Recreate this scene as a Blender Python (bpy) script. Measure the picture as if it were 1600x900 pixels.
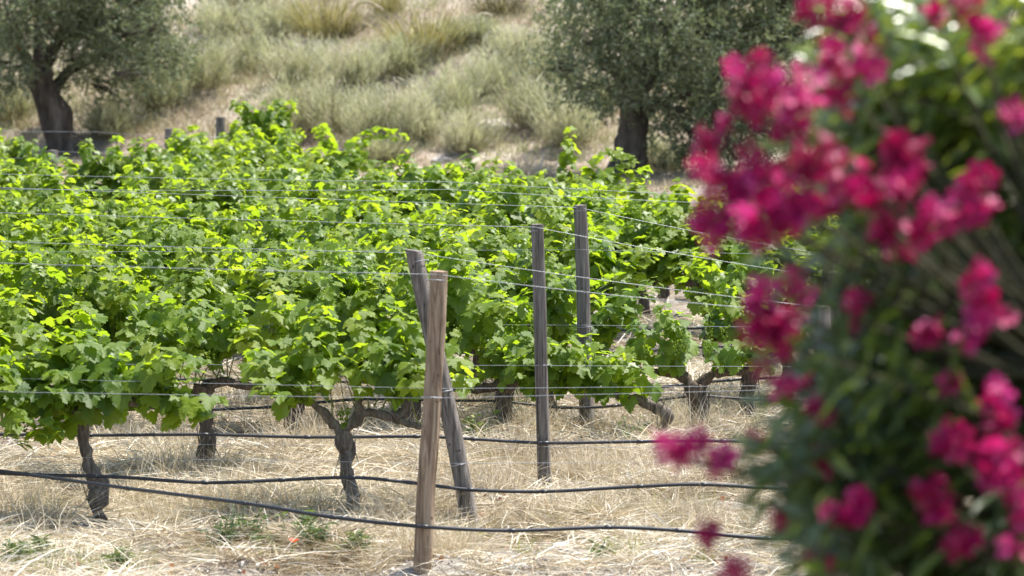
import bpy, math, random
import numpy as np
from mathutils import Vector, Matrix, noise as mnoise

# ------------------------------------------------------------------ camera, light, exposure
for o in list(bpy.data.objects):
    bpy.data.objects.remove(o)
SC = bpy.context.scene
COL = SC.collection
FPX = 6000.0                       # focal length in pixels of the 1600 px wide photograph (135 mm)
CAMH = 2.8
PITCH = math.atan(438.0 / FPX)
cam_d = bpy.data.cameras.new('camera')
cam = bpy.data.objects.new('camera', cam_d)
COL.objects.link(cam)
cam.location = (0, 0, CAMH)
cam.rotation_euler = (math.radians(90) - PITCH, 0, 0)
cam_d.sensor_width = 36.0
cam_d.lens = FPX / 1600.0 * 36.0
cam_d.clip_start = 0.1
cam_d.clip_end = 3000
cam_d.dof.use_dof = True
cam_d.dof.focus_distance = 24.5
cam_d.dof.aperture_fstop = 4.6
cam_d.dof.aperture_blades = 0
SC.camera = cam

SUN_EL, SUN_AZ = 66.0, 62.0        # azimuth measured from +Y (away from camera) towards +X
world = bpy.data.worlds.new('World')
SC.world = world
world.use_nodes = True
wn = world.node_tree.nodes
wl = world.node_tree.links
wn.clear()
sky = wn.new('ShaderNodeTexSky')
sky.sky_type = 'NISHITA'
sky.sun_disc = False
sky.sun_elevation = math.radians(SUN_EL)
sky.sun_rotation = math.radians(SUN_AZ)
bg = wn.new('ShaderNodeBackground')
bg.inputs['Strength'].default_value = 0.125
wo = wn.new('ShaderNodeOutputWorld')
wl.new(sky.outputs[0], bg.inputs[0])
wl.new(bg.outputs[0], wo.inputs[0])
sun_d = bpy.data.lights.new('sun', 'SUN')
sun_d.energy = 4.6
sun_d.angle = math.radians(0.55)
sun_d.color = (1.0, 0.97, 0.915)
sun = bpy.data.objects.new('sun', sun_d)
COL.objects.link(sun)
sun_dir = Vector((math.sin(math.radians(SUN_AZ)) * math.cos(math.radians(SUN_EL)),
                  math.cos(math.radians(SUN_AZ)) * math.cos(math.radians(SUN_EL)),
                  math.sin(math.radians(SUN_EL))))
sun.rotation_euler = (-sun_dir).to_track_quat('-Z', 'Y').to_euler()
sun.location = (0, 0, 30)
vs = SC.view_settings
vs.view_transform = 'Standard'
vs.look = 'None'
vs.gamma = 1.0
vs.use_curve_mapping = False
vs.exposure = 1.35
SC.cycles.use_denoising = True
SC.cycles.max_bounces = 8
SC.cycles.transmission_bounces = 4
SC.cycles.transparent_max_bounces = 4
SC.cycles.sample_clamp_indirect = 6.0

R = random.Random(7)
NR = np.random.default_rng(11)

# ------------------------------------------------------------------ pixel helpers (photograph pixels -> places in the world)
_f = Vector((0, math.cos(PITCH), -math.sin(PITCH)))
_u = Vector((0, math.sin(PITCH), math.cos(PITCH)))
def ray(px, py):
    return _f + Vector(((px - 800) / FPX, 0, 0)) + _u * ((450 - py) / FPX)
def at(px, py, Y):
    d = ray(px, py)
    return Vector((0, 0, CAMH)) + d * (Y / d.y)
def ground_at(px, py):
    d = ray(px, py)
    return Vector((0, 0, CAMH)) + d * (-CAMH / d.z)

# ------------------------------------------------------------------ noise / terrain
_L = NR.random((64, 64))
def vnoise(x, y):
    x = np.asarray(x, float); y = np.asarray(y, float)
    xi = np.floor(x).astype(int); yi = np.floor(y).astype(int)
    fx = x - xi; fy = y - yi
    fx = fx * fx * (3 - 2 * fx); fy = fy * fy * (3 - 2 * fy)
    a = _L[xi % 64, yi % 64]; b = _L[(xi + 1) % 64, yi % 64]
    c = _L[xi % 64, (yi + 1) % 64]; d = _L[(xi + 1) % 64, (yi + 1) % 64]
    return (a * (1 - fx) + b * fx) * (1 - fy) + (c * (1 - fx) + d * fx) * fy - 0.5
def foot(x):
    return 66.0 - 0.55 * np.clip(x, -14, 12)
def gz(x, y):
    x = np.asarray(x, float); y = np.asarray(y, float)
    z = 0.06 * vnoise(x / 1.3, y / 1.3) + 0.14 * vnoise(x / .46 + 9, y / .46) + 0.045 * vnoise(x / .15, y / .15 + 5) * (y < 60)
    z = z * np.clip(1.6 - np.abs(x) / 12, 0, 1) * np.clip((y - 4) / 8, 0, 1)
    t = y - foot(x)
    h = np.where(t > 0, 0.36 * (np.sqrt(t * t + 1.5) - 1.22), 0)
    h = np.where(h > 14, 14 + (h - 14) * .15, h)
    k = np.clip(t / 3.0, 0, 1)
    return z + h + k * (0.5 * vnoise(x / 3.1 + 3, y / 2.2) + 0.22 * vnoise(x / .9, y / .8))
def gz1(x, y):
    return float(gz(np.array([x]), np.array([y]))[0])

# ------------------------------------------------------------------ materials
def mat_new(name):
    m = bpy.data.materials.new(name)
    m.use_nodes = True
    nt = m.node_tree
    nt.nodes.clear()
    out = nt.nodes.new('ShaderNodeOutputMaterial')
    return m, nt, out
def N(nt, typ, **kw):
    n = nt.nodes.new(typ)
    for k, v in kw.items():
        setattr(n, k, v)
    return n
def ramp(nt, stops, interp='LINEAR'):
    r = nt.nodes.new('ShaderNodeValToRGB')
    r.color_ramp.interpolation = interp
    e = r.color_ramp.elements
    while len(e) > 1:
        e.remove(e[-1])
    e[0].position = stops[0][0]; e[0].color = (*stops[0][1], 1)
    for p, c in stops[1:]:
        q = e.new(p); q.color = (*c, 1)
    return r
def var_socket(nt):
    """0..1 variation: per-vertex attribute plus the object's own colour value (single leaves)"""
    a = N(nt, 'ShaderNodeAttribute', attribute_name='var')
    oi = N(nt, 'ShaderNodeObjectInfo')
    sp = N(nt, 'ShaderNodeSeparateColor')
    nt.links.new(oi.outputs['Color'], sp.inputs[0])
    ad = N(nt, 'ShaderNodeMath', operation='ADD')
    nt.links.new(a.outputs['Fac'], ad.inputs[0])
    nt.links.new(sp.outputs[0], ad.inputs[1])
    return ad.outputs[0]
def leaf_mat(name, stops, tstops, tfac=0.45, rough=0.42, spec=0.5, nscale=30.0, veins=0.0):
    m, nt, out = mat_new(name)
    v = var_socket(nt)
    tc = N(nt, 'ShaderNodeTexCoord')
    no = N(nt, 'ShaderNodeTexNoise'); no.inputs['Scale'].default_value = nscale
    nt.links.new(tc.outputs['Object'], no.inputs['Vector'])
    mm = N(nt, 'ShaderNodeMath', operation='MULTIPLY_ADD')
    nt.links.new(no.outputs['Fac'], mm.inputs[0]); mm.inputs[1].default_value = 0.25
    nt.links.new(v, mm.inputs[2])
    sb = N(nt, 'ShaderNodeMath', operation='SUBTRACT'); sb.use_clamp = True
    nt.links.new(mm.outputs[0], sb.inputs[0]); sb.inputs[1].default_value = 0.125
    r1 = ramp(nt, stops); r2 = ramp(nt, tstops)
    nt.links.new(sb.outputs[0], r1.inputs[0]); nt.links.new(sb.outputs[0], r2.inputs[0])
    p = N(nt, 'ShaderNodeBsdfPrincipled')
    nt.links.new(r1.outputs[0], p.inputs['Base Color'])
    p.inputs['Roughness'].default_value = rough
    p.inputs['Specular IOR Level'].default_value = spec
    bp = N(nt, 'ShaderNodeBump'); bp.inputs['Strength'].default_value = 0.25; bp.inputs['Distance'].default_value = 0.01
    nt.links.new(no.outputs['Fac'], bp.inputs['Height'])
    nt.links.new(bp.outputs[0], p.inputs['Normal'])
    t = N(nt, 'ShaderNodeBsdfTranslucent')
    nt.links.new(r2.outputs[0], t.inputs['Color'])
    mx = N(nt, 'ShaderNodeMixShader'); mx.inputs[0].default_value = tfac
    nt.links.new(p.outputs[0], mx.inputs[1]); nt.links.new(t.outputs[0], mx.inputs[2])
    nt.links.new(mx.outputs[0], out.inputs[0])
    return m
def rough_mat(name, stops, scale=(8, 8, 8), detail=6, rough=0.9, bump=0.4, bdist=0.02, spec=0.2, lichen=None, world_co=False, distortion=0.0, var=False):
    m, nt, out = mat_new(name)
    tc = N(nt, 'ShaderNodeTexCoord')
    mp = N(nt, 'ShaderNodeMapping'); mp.inputs['Scale'].default_value = scale
    if world_co:
        g = N(nt, 'ShaderNodeNewGeometry'); nt.links.new(g.outputs['Position'], mp.inputs[0])
    else:
        nt.links.new(tc.outputs['Object'], mp.inputs[0])
    no = N(nt, 'ShaderNodeTexNoise'); no.inputs['Scale'].default_value = 1.0
    no.inputs['Detail'].default_value = detail; no.inputs['Roughness'].default_value = 0.65
    no.inputs['Distortion'].default_value = distortion
    nt.links.new(mp.outputs[0], no.inputs['Vector'])
    r = ramp(nt, stops)
    fac = no.outputs['Fac']
    if var:
        v = var_socket(nt)
        ad = N(nt, 'ShaderNodeMath', operation='MULTIPLY_ADD'); ad.use_clamp = True
        nt.links.new(fac, ad.inputs[0]); ad.inputs[1].default_value = 0.4
        nt.links.new(v, ad.inputs[2]); fac2 = ad.outputs[0]
    else:
        fac2 = fac
    nt.links.new(fac2, r.inputs[0])
    p = N(nt, 'ShaderNodeBsdfPrincipled')
    colr = r.outputs[0]
    if lichen:
        n2 = N(nt, 'ShaderNodeTexNoise'); n2.inputs['Scale'].default_value = lichen[1]; n2.inputs['Detail'].default_value = 3
        nt.links.new(tc.outputs['Object'], n2.inputs['Vector'])
        r2 = ramp(nt, [(lichen[2], (0, 0, 0)), (lichen[2] + .06, (1, 1, 1))])
        nt.links.new(n2.outputs['Fac'], r2.inputs[0])
        mc = N(nt, 'ShaderNodeMix', data_type='RGBA')
        nt.links.new(r2.outputs[0], mc.inputs[0]); nt.links.new(colr, mc.inputs[6])
        mc.inputs[7].default_value = (*lichen[0], 1)
        colr = mc.outputs[2]
    nt.links.new(colr, p.inputs['Base Color'])
    p.inputs['Roughness'].default_value = rough
    p.inputs['Specular IOR Level'].default_value = spec
    bp = N(nt, 'ShaderNodeBump'); bp.inputs['Strength'].default_value = bump; bp.inputs['Distance'].default_value = bdist
    nt.links.new(fac, bp.inputs['Height']); nt.links.new(bp.outputs[0], p.inputs['Normal'])
    nt.links.new(p.outputs[0], out.inputs[0])
    return m
M = {}
M['vine_leaf'] = leaf_mat('vine leaf',
    [(0, (.050, .094, .015)), (.4, (.098, .160, .018)), (.75, (.148, .207, .021)), (1, (.19, .235, .028))],
    [(0, (.20, .34, .012)), (.4, (.305, .45, .015)), (.75, (.385, .50, .017)), (1, (.43, .52, .03))], tfac=.53, rough=.42, spec=.36)
M['vine_shoot'] = leaf_mat('vine shoot', [(0, (.12, .16, .03)), (1, (.2, .22, .05))], [(0, (.2, .3, .03)), (1, (.3, .4, .05))], tfac=.2)
M['bark'] = rough_mat('vine bark', [(.25, (.035, .027, .021)), (.5, (.13, .105, .085)), (.75, (.27, .235, .20))], scale=(45, 45, 7), bump=1.0, bdist=.012, distortion=.6,
                      lichen=((.55, .26, .02), 9.0, .66))
M['bark_dark'] = rough_mat('old vine bark', [(.25, (.026, .018, .013)), (.5, (.10, .074, .054)), (.8, (.23, .18, .14))], scale=(45, 45, 6), bump=1.0, bdist=.014, distortion=.6)
M['olive_bark'] = rough_mat('olive bark', [(.3, (.028, .022, .016)), (.55, (.105, .085, .065)), (.8, (.22, .185, .145))], scale=(6, 6, 1.4), bump=1.0, bdist=.08,
                            lichen=((.30, .15, .02), 1.6, .70))
M['olive_leaf'] = leaf_mat('olive leaf', [(0, (.085, .105, .052)), (.5, (.175, .20, .115)), (1, (.37, .41, .29))],
    [(0, (.10, .125, .04)), (.6, (.20, .24, .085)), (1, (.34, .36, .17))], tfac=.40, rough=.6, spec=.3)
M['post_grey'] = rough_mat('weathered grey wood', [(.28, (.028, .023, .019)), (.42, (.115, .097, .080)), (.58, (.20, .172, .148)), (.8, (.31, .275, .24))],
                           scale=(62, 62, 3.0), bump=1.0, bdist=.008, distortion=.4, lichen=((.05, .042, .036), 26.0, .66))
M['post_brown'] = rough_mat('brown post wood', [(.28, (.075, .046, .028)), (.42, (.19, .128, .082)), (.55, (.31, .225, .15)), (.8, (.45, .345, .245))],
                            scale=(34, 34, 2.6), bump=.9, bdist=.006, distortion=1.4, lichen=((.10, .066, .042), 22.0, .66))
M['straw'] = leaf_mat('dry straw', [(0, (.15, .108, .066)), (.3, (.35, .285, .19)), (.65, (.60, .505, .35)), (1, (.75, .71, .61))],
    [(0, (.22, .14, .06)), (.5, (.45, .34, .18)), (1, (.7, .6, .42))], tfac=.25, rough=.7, spec=.25)
M['weed'] = leaf_mat('green weed', [(0, (.06, .095, .045)), (.5, (.13, .17, .05)), (1, (.30, .28, .08))],
    [(0, (.10, .17, .04)), (.5, (.22, .28, .05)), (1, (.42, .38, .08))], tfac=.35, rough=.6, spec=.3)
M['hill_grass'] = leaf_mat('hillside grass', [(0, (.17, .125, .09)), (.3, (.47, .38, .27)), (.5, (.43, .375, .245)), (.8, (.30, .31, .16)), (1, (.38, .39, .20))],
    [(0, (.2, .14, .07)), (.3, (.36, .28, .14)), (.6, (.30, .30, .12)), (1, (.30, .36, .12))], tfac=.3, rough=.75, spec=.15)
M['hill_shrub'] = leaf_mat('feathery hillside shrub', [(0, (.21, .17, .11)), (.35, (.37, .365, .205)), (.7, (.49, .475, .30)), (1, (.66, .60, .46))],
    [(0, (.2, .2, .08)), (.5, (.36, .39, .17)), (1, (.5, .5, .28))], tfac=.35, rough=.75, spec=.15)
M['tussock'] = leaf_mat('tussock grass', [(0, (.05, .045, .035)), (.4, (.20, .18, .06)), (.8, (.34, .30, .11)), (1, (.46, .42, .20))],
    [(0, (.08, .07, .03)), (.5, (.34, .30, .09)), (1, (.5, .44, .18))], tfac=.35, rough=.7, spec=.2)
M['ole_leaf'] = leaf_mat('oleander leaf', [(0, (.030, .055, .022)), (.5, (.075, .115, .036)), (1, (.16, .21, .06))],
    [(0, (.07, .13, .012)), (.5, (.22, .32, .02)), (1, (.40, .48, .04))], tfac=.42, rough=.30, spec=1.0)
M['ole_stem'] = rough_mat('oleander stem', [(.3, (.035, .040, .02)), (.7, (.085, .075, .045))], scale=(30, 30, 30))
M['petal'] = leaf_mat('pink petal', [(0, (.22, .001, .036)), (.5, (.45, .002, .105)), (1, (.68, .07, .32))],
    [(0, (.28, .001, .034)), (.5, (.48, .003, .10)), (1, (.7, .06, .30))], tfac=.34, rough=.38, spec=.5)
M['wire'], _nt, _o = mat_new('galvanised wire')
_p = N(_nt, 'ShaderNodeBsdfPrincipled'); _p.inputs['Base Color'].default_value = (.34, .35, .36, 1)
_p.inputs['Metallic'].default_value = .55; _p.inputs['Roughness'].default_value = .45
_nt.links.new(_p.outputs[0], _o.inputs[0])
M['hose'] = rough_mat('black drip hose', [(.3, (.010, .010, .012)), (.6, (.020, .020, .023)), (.8, (.05, .048, .045))], scale=(6, 60, 60), rough=.42, bump=.1, bdist=.002, spec=.5)
M['stone'] = rough_mat('pale limestone', [(.3, (.30, .26, .21)), (.55, (.48, .43, .37)), (.8, (.64, .60, .54))], scale=(18, 18, 18), bump=.6, bdist=.02)
M['stick'] = rough_mat('bleached stick', [(.3, (.34, .27, .18)), (.7, (.62, .53, .40))], scale=(20, 20, 20), bump=.4)
M['poppy'] = leaf_mat('poppy red', [(0, (.55, .05, .01)), (1, (.7, .12, .02))], [(0, (.7, .06, .01)), (1, (.8, .15, .02))], tfac=.4)
M['brownleaf'] = leaf_mat('dry brown leaf', [(0, (.22, .085, .04)), (1, (.36, .17, .09))], [(0, (.3, .1, .04)), (1, (.4, .2, .09))], tfac=.3)
M['fluff'] = leaf_mat('white fluff', [(0, (.75, .75, .73)), (1, (.8, .8, .8))], [(0, (.75, .75, .73)), (1, (.8, .8, .8))], tfac=.4)

# soil with straw litter; position based colour patches
def soil_mat(name, c0, c1, c2, c3, s1, s2):
    m, nt, out = mat_new(name)
    g = N(nt, 'ShaderNodeNewGeometry')
    a = N(nt, 'ShaderNodeTexNoise'); a.inputs['Scale'].default_value = s1; a.inputs['Detail'].default_value = 5
    b = N(nt, 'ShaderNodeTexNoise'); b.inputs['Scale'].default_value = s2; b.inputs['Detail'].default_value = 8; b.inputs['Roughness'].default_value = .7
    nt.links.new(g.outputs['Position'], a.inputs['Vector']); nt.links.new(g.outputs['Position'], b.inputs['Vector'])
    r1 = ramp(nt, [(.35, c0), (.65, c1)]); r2 = ramp(nt, [(.35, c2), (.65, c3)])
    nt.links.new(b.outputs['Fac'], r1.inputs[0]); nt.links.new(b.outputs['Fac'], r2.inputs[0])
    k = ramp(nt, [(.42, (0, 0, 0)), (.58, (1, 1, 1))]); nt.links.new(a.outputs['Fac'], k.inputs[0])
    mx = N(nt, 'ShaderNodeMix', data_type='RGBA')
    nt.links.new(k.outputs[0], mx.inputs[0]); nt.links.new(r1.outputs[0], mx.inputs[6]); nt.links.new(r2.outputs[0], mx.inputs[7])
    p = N(nt, 'ShaderNodeBsdfPrincipled'); p.inputs['Roughness'].default_value = .95; p.inputs['Specular IOR Level'].default_value = .1
    nt.links.new(mx.outputs[2], p.inputs['Base Color'])
    bp = N(nt, 'ShaderNodeBump'); bp.inputs['Strength'].default_value = .8; bp.inputs['Distance'].default_value = .03
    nt.links.new(b.outputs['Fac'], bp.inputs['Height']); nt.links.new(bp.outputs[0], p.inputs['Normal'])
    nt.links.new(p.outputs[0], out.inputs[0])
    return m
M['soil'] = soil_mat('straw strewn soil', (.09, .068, .048), (.25, .20, .15), (.17, .145, .115), (.40, .36, .31), 1.1, 30)
M['hill_soil'] = soil_mat('dry hillside soil', (.19, .15, .115), (.37, .30, .235), (.27, .225, .18), (.44, .38, .31), .8, 9)

# ------------------------------------------------------------------ mesh helpers
def mesh_np(name, V, F, var=None, smooth=True):
    V = np.ascontiguousarray(V, dtype=np.float32).reshape(-1, 3)
    F = np.ascontiguousarray(F, dtype=np.int32)
    k = F.shape[1]
    me = bpy.data.meshes.new(name)
    me.vertices.add(len(V)); me.vertices.foreach_set('co', V.ravel())
    me.loops.add(F.size); me.loops.foreach_set('vertex_index', F.ravel())
    me.polygons.add(len(F)); me.polygons.foreach_set('loop_start', np.arange(0, F.size, k, dtype=np.int32))
    if smooth:
        me.polygons.foreach_set('use_smooth', np.ones(len(F), dtype=bool))
    if var is not None:
        at_ = me.attributes.new('var', 'FLOAT', 'POINT')
        at_.data.foreach_set('value', np.ascontiguousarray(var, dtype=np.float32))
    me.update(calc_edges=True)
    return me
def link(name, me, mat, parent=None, kind=None):
    if me is not None and mat is not None and not me.materials:
        me.materials.append(mat)
    o = bpy.data.objects.new(name, me)
    COL.objects.link(o)
    o.color = (0, 0, 0, 1)
    if parent is not None:
        o.parent = parent
    if kind:
        o['kind'] = kind
    return o
def tag(o, label, cat, group=None):
    o['label'] = label; o['category'] = cat
    if group:
        o['group'] = group
    return o
def empty(name, loc, label, cat, group=None):
    o = bpy.data.objects.new(name, None); COL.objects.link(o)
    o.location = loc; o.empty_display_size = .1
    return tag(o, label, cat, group)
def join(parts):
    """parts: list of (V, F[, var]) with equal face arity"""
    V, F, A = [], [], []
    n = 0
    for p in parts:
        V.append(p[0]); F.append(p[1] + n); n += len(p[0])
        A.append(p[2] if len(p) > 2 else np.zeros(len(p[0])))
    return np.concatenate(V), np.concatenate(F), np.concatenate(A)
def tube(pts, rad, n=8, wob=0.0, seed=0, cap=True, sub=1):
    """tapered tube with knobbly skin; returns V, F (tris)"""
    P = [Vector(p) for p in pts]
    if np.isscalar(rad):
        rad = [rad] * len(P)
    if sub > 1:                                     # Catmull-Rom refinement
        Q, RR = [], []
        for i in range(len(P) - 1):
            p0 = P[max(i - 1, 0)]; p1 = P[i]; p2 = P[i + 1]; p3 = P[min(i + 2, len(P) - 1)]
            for s in range(sub):
                t = s / sub
                Q.append(.5 * ((2 * p1) + (p2 - p0) * t + (2 * p0 - 5 * p1 + 4 * p2 - p3) * t * t + (3 * p1 - p0 - 3 * p2 + p3) * t ** 3))
                RR.append(rad[i] * (1 - t) + rad[i + 1] * t)
        Q.append(P[-1]); RR.append(rad[-1]); P, rad = Q, RR
    V, F = [], []
    ref = Vector((0.31, 0.77, 0.55))
    for i, p in enumerate(P):
        d = (P[min(i + 1, len(P) - 1)] - P[max(i - 1, 0)])
        if d.length < 1e-9:
            d = Vector((0, 0, 1))
        d.normalize()
        a = d.cross(ref)
        if a.length < .05:
            a = d.cross(Vector((1, 0, 0)))
        a.normalize(); b = d.cross(a)
        for j in range(n):
            th = 2 * math.pi * j / n
            u = a * math.cos(th) + b * math.sin(th)
            r = rad[i]
            if wob:
                r *= 1 + wob * (mnoise.noise((p + u * r) * (0.5 / max(rad[i], .004)) + Vector((seed * 3.1, seed, 0))) * 1.2
                                + .6 * mnoise.noise(Vector((math.cos(th) * 2.4 + seed, math.sin(th) * 2.4, p.z * 4 + p.x * 4))))
            V.append(p + u * r)
    for i in range(len(P) - 1):
        for j in range(n):
            k = (j + 1) % n
            a0, a1, b0, b1 = i * n + j, i * n + k, (i + 1) * n + j, (i + 1) * n + k
            F.append((a0, b0, b1)); F.append((a0, b1, a1))
    if cap:
        for e, i0 in ((0, 0), (1, (len(P) - 1) * n)):
            c = len(V); V.append(P[0] if e == 0 else P[-1] + (P[-1] - P[-2]).normalized() * rad[-1] * .15)
            for j in range(n):
                k = (j + 1) % n
                F.append((c, i0 + j, i0 + k) if e == 0 else (c, i0 + k, i0 + j))
    return np.array([tuple(v) for v in V]), np.array(F, dtype=np.int32)
def frames(y, nrm):
    """orthonormal frames: columns x (across), y (towards tip), z (normal); arrays (n,3)"""
    z = nrm / np.linalg.norm(nrm, axis=1, keepdims=True)
    y = y - (y * z).sum(1, keepdims=True) * z
    y = y / np.maximum(np.linalg.norm(y, axis=1, keepdims=True), 1e-6)
    x = np.cross(y, z)
    return np.stack([x, y, z], axis=2)
def stamp(T, TF, Mx, P, var):
    """repeat template verts T by matrices Mx (n,3,3) at P"""
    V = np.einsum('nij,kj->nki', Mx, T) + P[:, None, :]
    n, k = len(P), len(T)
    F = (TF[None] + (np.arange(n) * k)[:, None, None]).reshape(-1, 3)
    return V.reshape(-1, 3), F, np.repeat(var, k)
def blades(P, D, L, W, bend, levels=4, var=None, rng=NR, taper=(1, .85, .55, .06)):
    """curved grass blades as ribbons. P roots, D unit directions, L lengths, W widths, bend vectors"""
    n = len(P)
    s = np.linspace(0, 1, levels)
    tp = np.interp(s, np.linspace(0, 1, len(taper)), taper)
    C = P[:, None, :] + (D * L[:, None])[:, None, :] * s[None, :, None] + (bend * L[:, None])[:, None, :] * (s ** 2)[None, :, None]
    q = rng.normal(size=(n, 3)); side = np.cross(D, q)
    side /= np.maximum(np.linalg.norm(side, axis=1, keepdims=True), 1e-6)
    off = side[:, None, :] * (W[:, None] * tp[None, :] * .5)[:, :, None]
    V = np.stack([C - off, C + off], axis=2).reshape(n, levels * 2, 3)
    tf = []
    for i in range(levels - 1):
        a = 2 * i
        tf += [(a, a + 1, a + 3), (a, a + 3, a + 2)]
    tf = np.array(tf, dtype=np.int32)
    F = (tf[None] + (np.arange(n) * levels * 2)[:, None, None]).reshape(-1, 3)
    if var is None:
        var = rng.random(n)
    return V.reshape(-1, 3), F, np.repeat(var, levels * 2)
def unit(a):
    return a / np.maximum(np.linalg.norm(a, axis=1, keepdims=True), 1e-9)

# ------------------------------------------------------------------ ground and hillside
def grid_mesh(name, xs, ys, mat):
    X, Y = np.meshgrid(xs, ys)
    Z = gz(X, Y)
    V = np.stack([X, Y, Z], axis=2).reshape(-1, 3)
    nx, ny = len(xs), len(ys)
    i = np.arange((ny - 1) * nx).reshape(ny - 1, nx)[:, :-1].ravel()
    F = np.stack([i, i + 1, i + nx + 1, i + nx], axis=1)
    o = link(name, mesh_np(name, V, F), mat)
    o['kind'] = 'structure'
    return o
xs = np.concatenate([np.linspace(-400, -14, 30), np.linspace(-13, -4.6, 36), np.arange(-4.5, 4.5, .06), np.linspace(4.6, 13, 36), np.linspace(14, 400, 30)])
ys = np.concatenate([np.linspace(-60, 10, 25), np.linspace(10.6, 17, 20), np.arange(17.05, 28, .06), np.arange(28.1, 59.0, .3), [59.0]])
grid_mesh('ground', xs, ys, M['soil'])
xs2 = np.concatenate([np.linspace(-400, -16, 30), np.arange(-15.5, 15.5, .3), np.linspace(16, 400, 30)])
ys2 = np.concatenate([np.arange(59.0, 92, .3), np.linspace(92.5, 500, 60)])
grid_mesh('hillside', xs2, ys2, M['hill_soil'])

# ------------------------------------------------------------------ posts
def make_post(name, base, top, r, mat, label, seed, bury=.25, group=None, slant=0.0, square=.0, ties=()):
    """irregular split wooden post, weathered cracks as grooves, slanted sawn top"""
    base = Vector(base); top = Vector(top)
    root = empty(name, base, label, 'post', group)
    ax = (top - base)
    n, rings = 40, 34
    rr = random.Random(seed)
    lob = [rr.uniform(0, 6.28) for _ in range(4)]
    cr = [(rr.uniform(0, 6.28), rr.uniform(.04, .07), rr.uniform(0.12, .30), rr.uniform(0, .7), rr.uniform(.6, 1.05)) for _ in range(10)]
    V, F = [], []
    d = ax.normalized(); a = d.cross(Vector((0, 1, 0))).normalized(); b = d.cross(a)
    for i in range(rings):
        t = -bury / ax.length + (1 + bury / ax.length) * i / (rings - 1)
        c = ax * t
        c = c + a * (.012 * math.sin(t * 3.3 + lob[0])) + b * (.01 * math.sin(t * 2.6 + lob[1]))
        for j in range(n):
            th = 2 * math.pi * j / n
            k = 1 + .07 * math.cos(2 * th + lob[2]) + .05 * math.cos(3 * th + lob[3] + t)
            k += square * (.12 * math.cos(4 * th + .6))
            k += .10 * mnoise.noise(Vector((math.cos(th) * 1.3 + seed, math.sin(th) * 1.3, t * 5)))
            for (ca, cw, cd, t0, t1) in cr:
                dd = abs((th - ca - .15 * math.sin(t * 6 + ca) + math.pi) % (2 * math.pi) - math.pi)
                if dd < cw * 2.2 and t0 < t < t1:
                    k -= cd * (1 - dd / (cw * 2.2))
            k *= 1.06 - .10 * t
            V.append(c + (a * math.cos(th) + b * math.sin(th)) * r * k + (d * slant * r * math.cos(th) if i == rings - 1 else Vector()))
    for i in range(rings - 1):
        for j in range(n):
            k = (j + 1) % n
            F += [(i * n + j, (i + 1) * n + k, (i + 1) * n + j), (i * n + j, i * n + k, (i + 1) * n + k)]
    body = link('shaft', mesh_np('post_shaft', np.array([tuple(v) for v in V]), np.array(F)), mat, root)
    for tt in ties:                                 # wire wound round the post
        c = ax * tt
        ring = [c + (a * math.cos(q * .5236) + b * math.sin(q * .5236)) * (r * 1.16) + d * (.006 * math.sin(q * .5236 * 1.0)) for q in range(13)]
        TV_, TF_ = tube(ring, .0022, n=5)
        link('wire_tie', mesh_np('wire_tie', TV_, TF_), M['wire'], root)
    # sawn end
    i0 = (rings - 1) * n
    TV = [V[i0 + j] + d * .001 for j in range(n)]
    cc = sum(TV, Vector()) / n + d * .006
    TF = [(n, j, (j + 1) % n) for j in range(n)]
    TF = [(x, z, y) for x, y, z in TF]
    mid = [(v * .86 + cc * .14) + d * .004 for v in TV]
    link('sawn_top', mesh_np('post_top', np.array([tuple(v) for v in TV + [cc]]), np.array(TF), smooth=False), mat, root)
    return root
def post_px(name, bpx, tpx, r, mat, label, seed, **kw):
    b = ground_at(*bpx); b.z = gz1(b.x, b.y)
    t = at(tpx[0], tpx[1], b.y)
    return b, t, make_post(name, b, t, r, mat, label, seed, **kw)
P1 = post_px('wooden_post', (663, 902), (682, 424), .046, M['post_brown'], 'thick brown wooden post standing alone in front of the vines', 3, ties=(.58, .97))
P2 = post_px('wooden_post', (735, 826), (650, 391), .045, M['post_grey'], 'leaning grey weathered post just behind the brown front post', 5, slant=.35, ties=(.24, .5, .96))
P3 = post_px('wooden_post', (855, 766), (836, 351), .034, M['post_grey'], 'slim upright grey post, the middle of the front posts', 8, square=.5, ties=(.47, .975))
P4 = post_px('wooden_post', (921, 672), (904, 321), .045, M['post_grey'], 'broad grey post rising from vines, rightmost of the front posts', 13, square=.4, ties=(.47, .975))
for i, (bx, ty, Y, r, lab) in enumerate([
        (83, 245, 47.5, .062, 'short grey post below the left olive trunk'),
        (262, 211, 51.0, .055, 'dark post tip in the far vines, second from the left olive'),
        (345, 193, 52.5, .062, 'dark far post beside the tall vine shoot'),
        (4, 262, 45.6, .055, 'grey post at the far left edge among vine tops'),
        (201, 280, 45.8, .055, 'low grey post end peeping out of the far left vines'),
        (1188, 372, 31.5, .05, 'grey post behind vines at the edge of the pink flowers')]):
    t = at(bx, ty - 10, Y)
    make_post('wooden_post', (t.x + .02, Y, gz1(t.x, Y)), t, r, M['post_grey'], lab, 20 + i, group='posts in the far rows')

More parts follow.
